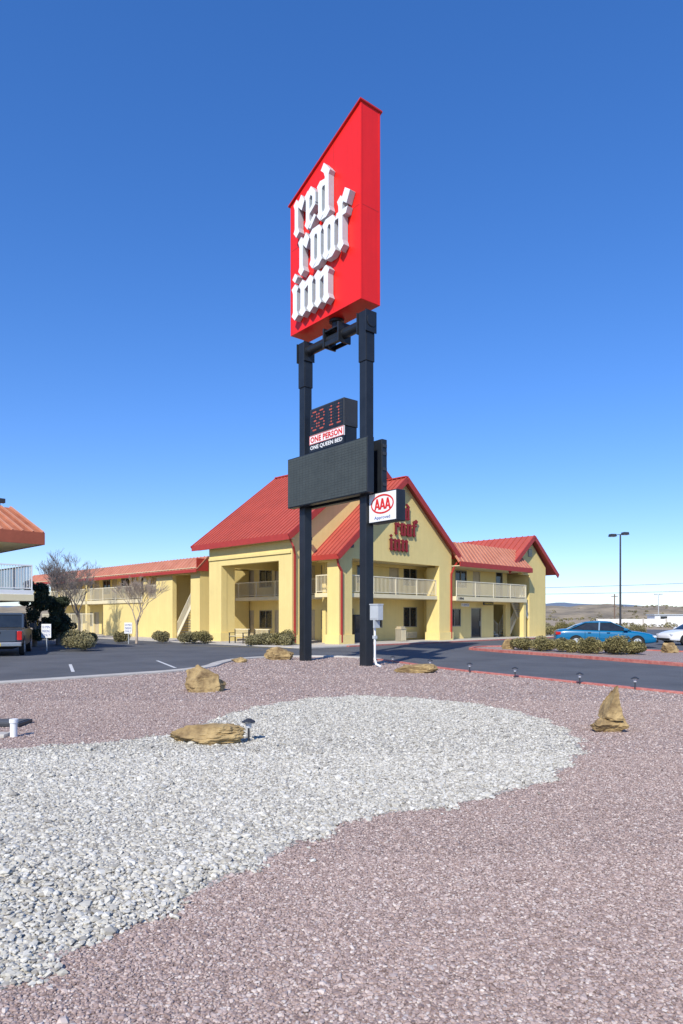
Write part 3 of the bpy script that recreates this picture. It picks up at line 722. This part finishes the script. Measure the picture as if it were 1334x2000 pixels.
# --- building across the car park
O3=(12.6,32.9)
C=thing('motel_building',uv(*O3),math.pi/4,'motel block corner with faded mansard roof and balcony','building')
mb=MB(O3); mb.wall('u',34.4,34.7,0,11.4,0,5.2,[(8.6,9.6,3.07,5.1),(6.2,8.0,3.8,5.0),(8.6,9.6,0.02,2.1),(6.2,8.0,.8,2.1)],ST); mb.box(11.1,11.4,34.7,60,0,5.2,ST); mb.obj('wall',C)
for h in[(6.2,8.0,3.8,5.0),(6.2,8.0,.8,2.1)]: window(C,O3,'u',34.4,*h)
for h in[(8.6,9.6,3.07,5.1),(8.6,9.6,0.02,2.1)]: window(C,O3,'u',34.4,*h,'door','door')
mb=MB(O3); mb.box(0,12.5,33.0,34.4,2.35,2.65,'cream'); mb.box(11.4,12.5,34.4,60,2.35,2.65,'cream'); mb.obj('balcony',C)
railing(C,O3,'u',33.06,0,12.45,2.85,h=1.2,m='white'); railing(C,O3,'v',12.44,33.1,60,2.85,h=1.2,m='white')
mb=MB(O3); mb.box(0,12.48,33.02,33.1,2.65,2.86,'white'); mb.box(12.4,12.48,33.1,60,2.65,2.86,'white'); mb.obj('balcony_edge',C)
mb=MB(O3)
mb.roof((0,32.7,5.55),(12.8,32.7,5.55),(11.7,33.8,6.75),(0,33.8,6.75),.1,28,'mansard2','rib',rw=.03,rh=.09)
mb.roof((12.8,32.7,5.55),(12.8,60,5.55),(11.7,60,6.75),(11.7,33.8,6.75),.1,60,'mansard2','rib',rw=.03,rh=.09)
mb.box(0,11.7,33.8,60,6.6,6.73,'mansard2'); mb.box(0,11.3,34.2,60,5.1,6.5,ST); mb.obj('roof',C)
mb=MB(O3); mb.box(0,12.86,32.62,32.7,5.0,5.57,'edge2'); mb.box(12.8,12.88,32.7,60,5.0,5.57,'edge2'); mb.obj('fascia',C)
mb=MB(O3); mb.box(0,12.8,32.71,34.4,5.02,5.07,'cream'); mb.box(11.4,12.8,34.4,60,5.02,5.07,'cream'); mb.obj('soffit',C)
mb=MB(O3); mb.cyl((11.3,34,6.73),(11.3,34,7.0),.04,m='darkmetal'); mb.box(11.1,11.5,33.8,34.05,6.95,7.15,'darkmetal'); mb.obj('roof_lamp',C)

# ------------------------------------------------------------------ path lights
PL=thing('path_light',(6.45,15.0,0),0,'small dark garden path light on red gravel by kerb','garden light','path lights along the gravel bed')
mb=MB(); mb.cyl((0,0,0),(0,0,.19),.014,n=8,m='darkmetal'); mb.obj('stake',PL)
mb=MB(); mb.cyl((0,0,.17),(0,0,.24),.03,.05,n=14,m='headlight'); mb.obj('lens',PL)
mb=MB(); mb.cyl((0,0,.24),(0,0,.255),.09,.085,n=16,m='darkmetal'); mb.cyl((0,0,.255),(0,0,.29),.085,.02,n=16,m='darkmetal'); mb.obj('lamp_cap',PL)
for x,y in((5.64,16.16),(4.55,17.9),(3.68,19.6),(2.74,21.1),(1.72,22.9)): copy_thing(PL,(x,y,0),rnd.random())
copy_thing(PL,(-1.19,8.75,0.01),0,'dark garden path light beside a flat rock on white gravel')

UP=thing('vent_pipe',(-4.37,9.1,0),0,'short white plastic vent pipe with cap on concrete pad','pipe')
mb=MB(); mb.cyl((0,0,0),(0,0,.2),.045,n=20,m='white'); mb.cyl((0,0,.19),(0,0,.24),.055,n=20,m='white'); mb.obj('pipe',UP)
mb=MB(); mb.box(-.5,-.08,-.1,.12,0,.05,'concrete'); mb.obj('pad',UP,bevel=.01)
mb=MB(); mb.box(-.28,.28,-.22,.22,0,.05,'darkmetal'); mb.box(-.24,.24,-.18,.18,.05,.06,'asphalt'); mb.obj('utility_cover',cat='utility cover',label='dark square utility cover set in red gravel',loc=(-4.95,10.1,0.01),bevel=.01)

# ------------------------------------------------------------------ vegetation
def leaf_cloud(cs,n,size,elong=2.):
    C_=[];T_=[]
    for (c,r) in cs:
        vol=r[0]*r[1]*r[2]; 
        p=npr.normal(size=(int(n*vol),3)); p/=np.linalg.norm(p,axis=1)[:,None]
        rad=npr.uniform(.35,1,len(p))**.5; p=p*rad[:,None]*np.array(r)+np.array(c)
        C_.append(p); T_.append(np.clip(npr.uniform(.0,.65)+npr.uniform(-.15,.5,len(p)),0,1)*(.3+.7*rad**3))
    p=np.concatenate(C_);t=np.concatenate(T_); k=p[:,2]>.01; p=p[k];t=t[k]; n=len(p)
    a=npr.normal(size=(n,3));a/=np.linalg.norm(a,axis=1)[:,None]; b=npr.normal(size=(n,3)); b-=a*(a*b).sum(1)[:,None]; b/=np.linalg.norm(b,axis=1)[:,None]
    s=size*npr.uniform(.6,1.4,n)[:,None]
    V=np.stack([p-a*s*elong,p-b*s,p+a*s*elong,p+b*s],1).reshape(-1,3)
    F=np.arange(4*n).reshape(n,4)
    return V,F,np.repeat(t,4)
def shrub(x,y,r,h,m,label,name='shrub',dens=4000,size=.025,seed=0,group=None):
    rr=random.Random(seed+int(x*100)); cs=[]
    for i in range(9):
        a=rr.uniform(0,6.28); q=rr.uniform(.1,.62)*r
        k=rr.uniform(.35,.58)
        cs.append(((q*math.cos(a),q*math.sin(a),h*rr.uniform(.3,.62)),(r*k,r*k,h*rr.uniform(.3,.42))))
    tot=sum(c[1][0]*c[1][1]*c[1][2] for c in cs)
    V,F,T=leaf_cloud(cs,dens/tot,size)
    o=np_mesh(name,V,F,m,T,label=label,category='shrub'); o.location=(x,y,0)
    if group: o['group']=group
    return o
sx=[(8.85,33.3,.62,.62),(9.55,32.0,.70,.74),(10.35,31.1,.66,.66),(10.75,29.9,.74,.84),(11.9,30.2,.62,.62),(11.75,28.9,.78,.88),(12.6,29.2,.56,.60),(10.1,33.4,.6,.62)]
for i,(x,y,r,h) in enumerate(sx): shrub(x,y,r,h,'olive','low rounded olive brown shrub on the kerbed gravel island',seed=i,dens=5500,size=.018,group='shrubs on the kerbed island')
base=[(-12.6,33.0,1.0,.9,'sage'),(-13.6,34.6,.9,1.0,'sage'),(-16.8,41,.9,1.2,'sage'),(-15.2,41,.8,.7,'olive'),(-13.9,43,.6,.8,'sage'),(-11.3,43,.6,.8,'sage'),(-9.5,42.2,.8,.75,'sage'),(-8.6,42.4,.8,.8,'olive'),(-5.2,39.3,.75,.65,'sage'),(-4.4,39.2,.8,.75,'sage'),(-3.45,38.9,.85,.95,'olive'),(-3.0,38.5,.6,.8,'sage'),(18.3,56,1.0,1.3,'olive'),(17.6,58,.7,.9,'sage'),(21,58,1.,.9,'sage'),(24.5,57,1.2,1.1,'sage')]
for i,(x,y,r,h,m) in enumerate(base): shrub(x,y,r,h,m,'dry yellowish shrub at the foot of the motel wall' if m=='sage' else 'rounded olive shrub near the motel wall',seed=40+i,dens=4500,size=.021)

def tree_bare(x,y,h,seed,label,spread=.55,r0=.13,depth=6,trunk_h=.22,tw=.006,tm='twig'):
    rr=random.Random(seed); root=thing('bare_tree',(x,y,0),0,label,'tree')
    tr=MB(); cr=MB()
    def br(p,d,ln,r,dep):
        e=p+d*ln; r1=r*.72
        tgt=tr if dep>=depth-1 else cr
        n=7 if dep>=depth-1 else (5 if dep>2 else 3)
        mm='bark' if (dep>2 and tm=='twig') else tm
        mid=p.lerp(e,.5)+Vector((rr.uniform(-1,1),rr.uniform(-1,1),0))*ln*.06
        tgt.cyl(p,mid,r,(r+r1)/2,n,mm,caps=False); tgt.cyl(mid,e,(r+r1)/2,r1,n,mm,caps=False)
        if dep==0: return
        k=rr.choice([3,3,4]) if dep>1 else 4
        for i in range(k):
            a=rr.uniform(0,6.28); s=rr.uniform(.35,.95)*spread*1.5
            nd=(d+Vector((math.cos(a)*s,math.sin(a)*s,rr.uniform(-.05,.35)))).normalized()
            st=p.lerp(e,rr.uniform(.55,1)) if i else e
            br(st,nd,ln*rr.uniform(.62,.85),max(r1*rr.uniform(.55,.8),tw),dep-1)
    br(Vector((0,0,-.05)),Vector((0,0,1)),h*trunk_h,r0,depth)
    tr.obj('trunk',root,recalc=False,smooth=True); cr.obj('crown',root,recalc=False)
tree_bare(-12.7,42.3,5.5,5,'small bare tree with fine pale twigs in front of the wall',spread=.48,r0=.085,depth=6,trunk_h=.25,tw=.006,tm='paletwig')
tree_bare(-20.6,50,8.0,9,'large bare tree with dense grey twigs behind the car park',spread=.58,r0=.13,depth=6,trunk_h=.23,tw=.008)
tree_bare(-20.8,54,9.0,19,'bare grey tree standing behind the evergreen',spread=.60,r0=.12,depth=6,trunk_h=.22,tw=.008)
def evergreen(x,y,h,w,seed):
    rr=random.Random(seed); root=thing('evergreen_tree',(x,y,0),0,'dark dense evergreen tree at the edge of the car park','tree')
    mb=MB(); mb.cyl((0,0,-.05),(0,0,h*.5),.14,.08,10,'bark'); 
    cs=[]
    for i in range(40):
        t=rr.random(); a=rr.uniform(0,6.28); q=w*(1-t*.6)*rr.uniform(.2,1.0)
        c=(q*math.cos(a),q*math.sin(a),h*(.12+.8*t)); s=rr.uniform(.16,.38)
        mb.cyl((0,0,min(c[2]*.6,h*.5)),c,.05,.02,6,'bark',caps=False); cs.append((c,(s,s,s*.9)))
    mb.obj('trunk',root)
    V,F,T=leaf_cloud(cs,14000/ (sum(c[1][0]**3*.8 for c in cs)),.028)
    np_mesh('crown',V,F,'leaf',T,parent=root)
evergreen(-17.3,38.5,3.9,1.35,3)
evergreen(-16.8,40.5,3.0,1.0,4)

# ------------------------------------------------------------------ parking signs
def psign(x,y,rot,label):
    r=thing('parking_sign',(x,y,0),rot,label,'sign')
    mb=MB(); mb.box(-.02,.02,-.02,.02,0,1.25,'grey'); mb.obj('post',r)
    mb=MB(); mb.box(-.26,.26,-.045,-.022,.62,1.27,'white'); pl=mb.obj('sign_panel',r)
    mb=MB()
    for t,z in(("10 MIN",1.06),("PARKING",.87),("ONLY",.69)): text_part(mb,t,-.21,.21,z,z+.13,-.046,.004,'bluetext')
    mb.obj('lettering',pl)
psign(-13.9,32.2,-.25,'white parking notice with blue words beside shrubs')
psign(-12.6,40.4,-.25,'white parking notice with blue words near bare tree')

def bench(x,y,rot):
    r=thing('bench',(x,y,0),rot,'cream slatted garden bench in front of the arcade','bench','benches by the arcade')
    mb=MB()
    for i in range(5): mb.box(-.62,.62,-.25+i*.095,-.18+i*.095,.42,.45,'cream')
    mb.obj('seat',r)
    mb=MB()
    for i in range(12): mb.box(-.6+i*.105,-.57+i*.105,.25,.275,.5,.84,'cream')
    mb.box(-.63,.63,.245,.285,.82,.88,'cream'); mb.box(-.63,.63,.245,.285,.48,.52,'cream'); mb.obj('backrest',r)
    for s in(-.6,.6):
        mb=MB(); mb.box(s-.025,s+.025,-.25,-.2,0,.62,'darkmetal'); mb.box(s-.025,s+.025,.22,.27,0,.86,'darkmetal'); mb.box(s-.03,s+.03,-.28,.24,.62,.65,'darkmetal'); mb.box(s-.02,s+.02,-.2,.22,.37,.41,'darkmetal'); mb.obj('leg',r)
bench(-6.25,41.6,.75-math.pi/2+.15); bench(-4.9,40.6,.75-math.pi/2+.15)
T_=thing('litter_bin',uv(34.4,28.9,0),math.pi/4,'tan square litter bin standing under the balcony','bin')
mb=MB(); mb.box(-.25,.25,-.25,.25,0,.8,'frame'); 
for i in range(6): mb.box(-.24+i*.085,-.20+i*.085,-.262,-.251,.05,.75,'cream')
mb.obj('bin_body',T_); mb=MB(); mb.box(-.27,.27,-.27,.27,.8,.86,'door'); mb.box(-.2,.2,-.2,.2,.86,.98,'door'); mb.obj('bin_lid',T_)
T_=thing('vending_machine',uv(31.5,30.2,0),math.pi/4,'dark vending machine against the porch wall','vending machine')
mb=MB(); mb.box(-.45,.45,-.35,.35,0,1.75,'darkmetal'); mb.obj('cabinet',T_,bevel=.02); mb=MB(); mb.box(-.4,.15,-.362,-.351,.6,1.65,'glass'); mb.obj('display_window',T_)
mb=MB(); mb.box(.2,.38,-.365,-.351,.8,1.3,'grey'); mb.obj('coin_panel',T_)

# ------------------------------------------------------------------ cars
def paint(name,c): return mat(name,c,.3,var=.03,coat=.35,spec=.45)
def loft(mb,rings,m):
    n=len(rings[0]); vs=[p for r in rings for p in r]; fs=[]
    for i in range(len(rings)-1):
        for j in range(n): fs.append((i*n+j,i*n+(j+1)%n,(i+1)*n+(j+1)%n,(i+1)*n+j))
    fs.append(tuple(range(n))[::-1]); fs.append(tuple(range((len(rings)-1)*n,len(rings)*n)))
    mb.add(vs,fs,m)
def wheel(par,x,y,r,side,spokes=6):
    s=side; mb=MB(); mb.cyl((x,y-s*.2,r),(x,y,r),r,n=28,m='tyre'); wo=mb.obj('wheel',par,bevel=.02)
    mb=MB(); mb.cyl((x,y,r),(x,y+s*.008,r),r*.66,n=24,m='grey'); mb.cyl((x,y+s*.008,r),(x,y+s*.02,r),r*.15,n=12,m='grey')
    for k in range(spokes):
        a=k*2*math.pi/spokes+.2; mb.cyl((x+math.cos(a)*r*.42,y+s*.0085,r+math.sin(a)*r*.42),(x+math.cos(a)*r*.42,y+s*.01,r+math.sin(a)*r*.42),r*.10,n=8,m='arch')
    mb.obj('rim',wo)
def sedan(loc,rot,pc,label,kx=1.):
    r=thing('parked_car',loc,rot,label,'car')
    P=paint('car_paint',pc); mb=MB()
    st=[(-2.33,.40,.74,.66),(-2.27,.27,.93,.78),(-1.95,.22,.99,.84),(-1.35,.2,1.0,.865),(-.4,.2,.96,.875),(.6,.2,.93,.875),(1.15,.2,.90,.865),(1.7,.21,.82,.84),(2.1,.25,.72,.78),(2.3,.32,.60,.66)]
    rings=[]
    for x,zl,zb,w_ in st:
        h=zb-zl; half=[(w_*.86,zl),(w_*.97,zl+.1*h),(w_,zl+.38*h),(w_*.985,zl+.72*h),(w_*.93,zl+.93*h),(w_*.80,zb),(w_*.4,zb+.03)]
        rings.append([(x*kx,y,z) for y,z in half]+[(x*kx,-y,z) for y,z in reversed(half)])
    loft(mb,rings,P); o=mb.obj('body',r,smooth=True); m_=o.modifiers.new('s','SUBSURF'); m_.levels=2; m_.render_levels=2
    mb=MB(); rings=[]
    prof=[(-1.78,.97,.97,.70,.70),(-1.35,.96,1.20,.74,.62),(-.95,.95,1.345,.76,.585),(-.3,.94,1.40,.77,.585),(.2,.93,1.37,.77,.58),(.62,.92,1.20,.76,.62),(1.12,.90,.91,.72,.70)]
    for x,z0,z1,w0,w1 in prof: rings.append([(x*kx,w0,z0),(x*kx,w1,z1),(x*kx,w1*.5,z1+.025),(x*kx,-w1*.5,z1+.025),(x*kx,-w1,z1),(x*kx,-w0,z0)])
    loft(mb,rings,'glass'); mb.obj('window_glass',r,smooth=False)
    mb=MB(); rings=[]
    for x,z1,w1 in[(-.98,1.352,.58),(-.65,1.395,.60),(-.3,1.412,.60),(.0,1.405,.6),(.24,1.378,.58)]: rings.append([(x*kx,w1,z1-.02),(x*kx,w1*.96,z1+.012),(x*kx,w1*.5,z1+.035),(x*kx,-w1*.5,z1+.035),(x*kx,-w1*.96,z1+.012),(x*kx,-w1,z1-.02),(x*kx,0,z1-.01)])
    loft(mb,rings,P); mb.obj('roof',r,smooth=True)
    for s in(-1,1):
        for a,b,w_ in(((.24,.595,1.37),(1.1,.72,.92),.06),((-.98,.60,1.345),(-1.75,.71,.97),.13),((-.3,.60,1.39),(-.34,.785,.93),.07)):
            mb=MB(); mb.beam((a[0]*kx,s*a[1],a[2]),(b[0]*kx,s*b[1],b[2]),w_,.035,P); mb.obj('pillar',r)
        mb=MB(); mb.beam((-.98*kx,s*.60,1.36),(.24*kx,s*.60,1.385),.04,.05,P); mb.obj('roof_rail',r)
    for s in(-1,1):
        for x in(-1.38,1.36):
            mb=MB(); mb.prism([(x*kx+.375*math.cos(t),max(.2,.31+.375*math.sin(t))) for t in[math.pi*k/14-.3*(k==0)+.3*(k==14) for k in range(15)]],*sorted((s*.5,s*.877)),'arch'); mb.obj('wheel_arch',r)
            wheel(r,x*kx,s*.885,.31,s)
        mb=MB(); mb.box(-.95*kx,.92*kx,*sorted((s*.872,s*.884)),.50,.55,P); mb.obj('side_moulding',r)
        for x in(-.98,-.32,.72): mb=MB(); mb.box(x*kx-.006,x*kx+.006,*sorted((s*.80,s*.878)),.3,.86,'arch'); mb.obj('door_seam',r)
        for x in(-.85,.0): mb=MB(); mb.box(x*kx,x*kx+.16,*sorted((s*.84,s*.89)),.80,.83,'arch'); mb.obj('handle',r)
        mb=MB(); mb.box(.74*kx,.92*kx,*sorted((s*.80,s*.98)),.93,1.05,P); mb.obj('mirror',r,bevel=.02)
        mb=MB(); mb.box(2.0*kx,2.22*kx,*sorted((s*.45,s*.735)),.56,.67,'headlight'); mb.obj('headlight',r,bevel=.02)
        mb=MB(); mb.box(-2.31*kx,-2.08*kx,*sorted((s*.45,s*.80)),.70,.86,'taillight'); mb.obj('taillight',r,bevel=.02)
    mb=MB(); mb.box(2.1*kx,2.325*kx,-.6,.6,.30,.42,'arch'); mb.obj('grille',r,bevel=.02)
    return r
sedan((14.4,37.4,-.06),-.22,(.0,.13,.28),'metallic blue four-door sedan parked behind the shrubs',1.13)
sedan((21.2,40.6,-.06),math.pi+.15,(.8,.8,.8),'white sedan parked at the edge of the lot',1.0)

def pickup(loc,rot):
    r=thing('pickup_truck',loc,rot,'blue-grey pickup truck with yellow licence plate seen from behind','pickup truck')
    P=paint('pickup_paint',(.045,.062,.09))
    mb=MB(); mb.prism([(-2.6,.55),(-2.6,1.12),(-.5,1.14),(-.5,.45)],-.95,.95,P,axis='y'); 
    mb.prism([(-.49,.42),(-.49,1.14),(1.3,1.14),(2.5,1.02),(2.65,.8),(2.65,.5)],-.95,.95,P); mb.obj('body',r,bevel=.09)
    mb=MB(); mb.prism([(-.45,1.15),(-.3,1.78),(.7,1.80),(1.45,1.15)],-.78,.78,'glass'); mb.obj('window_glass',r,bevel=.06)
    mb=MB(); mb.prism([(-.34,1.76),(-.28,1.85),(.66,1.86),(.78,1.76)],-.77,.77,P); mb.obj('roof',r,bevel=.035)
    for s in(-1,1):
        mb=MB(); mb.beam((-.46,s*.79,1.13),(-.32,s*.78,1.8),.08,.09,P); mb.obj('pillar',r)
        mb=MB(); mb.beam((.74,s*.78,1.8),(1.46,s*.79,1.13),.08,.09,P); mb.obj('pillar',r)
        mb=MB(); mb.beam((.2,s*.79,1.13),(.2,s*.79,1.8),.06,.06,P); mb.obj('pillar',r)
    mb=MB(); mb.box(-2.3,-.6,-.9,.9,1.13,1.19,'darkmetal'); mb.obj('bed_cover',r)
    mb=MB(); mb.box(-2.64,-2.601,-.72,.72,.62,1.10,P); mb.box(-2.66,-2.641,-.14,.14,.96,1.02,'arch'); mb.obj('tailgate',r,bevel=.01)
    mb=MB(); mb.box(-2.82,-2.62,-.95,.95,.42,.60,'chrome'); bp=mb.obj('bumper',r,bevel=.03)
    mb=MB(); mb.box(-2.835,-2.822,-.16,.16,.44,.58,'yellow'); mb.obj('licence_plate',bp)
    for s in(-1,1):
        mb=MB(); mb.box(-2.65,-2.55,*sorted((s*.76,s*.955)),.68,1.06,'taillight'); mb.obj('taillight',r,bevel=.02)
        for x in(-1.6,1.7):
            mb=MB(); mb.prism([(x+.46*math.cos(t),max(.44,.38+.46*math.sin(t))) for t in[math.pi*k/14 for k in range(15)]],*sorted((s*.5,s*.955)),'arch'); mb.obj('wheel_arch',r)
            wheel(r,x,s*.965,.38,s)
        mb=MB(); mb.box(1.0,1.15,*sorted((s*.95,s*1.18)),1.15,1.35,'darkmetal'); mb.obj('mirror',r,bevel=.02)
    mb=MB(); mb.box(-2.5,2.3,-.6,.6,.3,.45,'arch'); mb.obj('chassis',r)
pickup((-15.3,31.0,-.06),math.radians(110))

# ------------------------------------------------------------------ street lamps, poles, backdrop
SL=thing('street_lamp',(29.0,71,-.06),.2,'tall dark car park lamp with twin heads','street lamp')
mb=MB(); mb.cyl((0,0,0),(0,0,10.2),.11,.08,12,'darkmetal'); mb.cyl((0,0,0),(0,0,.6),.3,n=14,m='concrete'); mb.obj('post',SL)
mb=MB(); mb.beam((-.8,0,10.15),(.5,0,10.3),.06,.06,'darkmetal'); mb.obj('arm',SL)
for x,z in((-.9,10.1),(.55,10.32)): 
    mb=MB(); mb.prism([(x-.35,z-.1),(x+.35,z-.1),(x+.28,z+.16),(x-.28,z+.16)],-.25,.25,'darkmetal'); mb.box(x-.28,x+.28,-.2,.2,z-.13,z-.101,'headlight'); mb.obj('lamp_head',SL,bevel=.02)
S2=thing('street_lamp',(65,140,-.06),0,'distant slim lamp with twin heads','street lamp')
mb=MB(); mb.cyl((0,0,0),(0,0,6.3),.1,.07,8,'grey'); mb.obj('post',S2)
for s in(-.5,.5): mb=MB(); mb.box(s-.3,s+.3,-.2,.2,6.2,6.4,'grey'); mb.obj('lamp_head',S2,bevel=.03)
U=thing('utility_pole',(60,150,-.06),0,'wooden utility pole with short crossarm','utility pole')
mb=MB(); mb.cyl((0,0,0),(0,0,6.7),.16,.12,8,'wood'); mb.obj('post',U); mb=MB(); mb.box(-.7,.7,-.06,.06,6.1,6.25,'wood'); mb.obj('crossarm',U)
U=thing('utility_pole',(104,150,-.06),0,'wooden utility pole carrying wires','utility pole')
mb=MB(); mb.cyl((0,0,0),(0,0,11),.16,.1,8,'wood'); mb.obj('post',U); mb=MB(); mb.box(-.9,.9,-.06,.06,9.8,9.95,'wood'); mb.obj('crossarm',U)
for za_,zb_ in((7.6,10.4),(6.5,8.3)):
    mb=MB(); pr_=None
    for i in range(21):
        t=i/20; p=Vector((20+84*t,150,za_+(zb_-za_)*t-1.2*4*t*(1-t)*.4))
        if pr_ is not None: mb.cyl(pr_,p,.042,n=5,m='darkmetal',caps=False)
        pr_=p
    mb.obj('overhead_wire',cat='wire',label='thin overhead power line against the sky')
mb=MB(); mb.box(44,140,118,118.3,-.1,1.25,'white'); 
for i in range(24): mb.box(44+i*4,44.3+i*4,117.9,118.4,-.1,1.35,'concrete')
mb.obj('boundary_wall',cat='wall',label='low pale boundary wall beyond the car park')
for i,(x,y,l) in enumerate(((56,122,6),(63.5,121,9))):
    mb=MB(); mb.box(x,x+l,y,y+3,0,1.9,'white'); mb.box(x-.2,x+l+.2,y-.2,y+3.2,1.9,2.1,'mansard' if i else 'grey'); mb.box(x+1,x+2.2,y-.03,y-.002,1,1.7,'glass'); mb.obj('low_building',cat='building',label='distant low pale building with flat roof')
def ridge(name,y,x0,x1,zf,depth,m,n=160,rows=8,rug=.10):
    mb=MB(); vs=[];fs=[]
    for j in range(rows+1):
        for i in range(n+1):
            x=x0+(x1-x0)*i/n; t=j/rows
            z=-1+(zf(x)+1)*math.sin(min(t*1.2,1)*math.pi/2)*(1+rug*noise.noise(Vector((x*.03*400/y,t*6,3))))
            vs.append((x,y+depth*t,z))
    for j in range(rows):
        for i in range(n): a=j*(n+1)+i; fs.append((a,a+1,a+n+2,a+n+1))
    mb.add(vs,fs,m); mb.obj(name,kind='structure',smooth=True)
def hz(x): return 9.5+2.2*noise.noise(Vector((x*.012,1,0)))+1.4*noise.noise(Vector((x*.06,5,0)))
ridge('hills',420,-500,700,hz,160,'hill',n=400,rows=16,rug=.3)
ridge('mountain',3600,-4000,4200,lambda x:76+26*noise.noise(Vector((x*.0011,2,0)))+8*noise.noise(Vector((x*.006,7,0))),900,'mount')
cs=[]
for i in range(520):
    x=rnd.uniform(90,330); 
    if i%2: y=rnd.uniform(150,420); z=0
    else:
        t=rnd.uniform(.0,.8); y=420+160*t; z=-1+(hz(x)+1)*math.sin(min(t*1.2,1)*math.pi/2); x*=1.25
    s=rnd.uniform(.6,1.3); cs.append(((x,y,z+s*.4),(s,s,s*.7)))
V,F,T=leaf_cloud(cs,45,.22,1.2); np_mesh('scrub',V,F,'olive',T,kind='stuff')
cs=[]
for i in range(90):
    x=rnd.uniform(26,62); y=rnd.uniform(93,116); s=rnd.uniform(.3,.6); cs.append(((x,y,s*.5),(s,s,s*.8)))
V,F,T=leaf_cloud(cs,900,.06,2); np_mesh('dry_brush',V,F,'sage',T,kind='stuff')
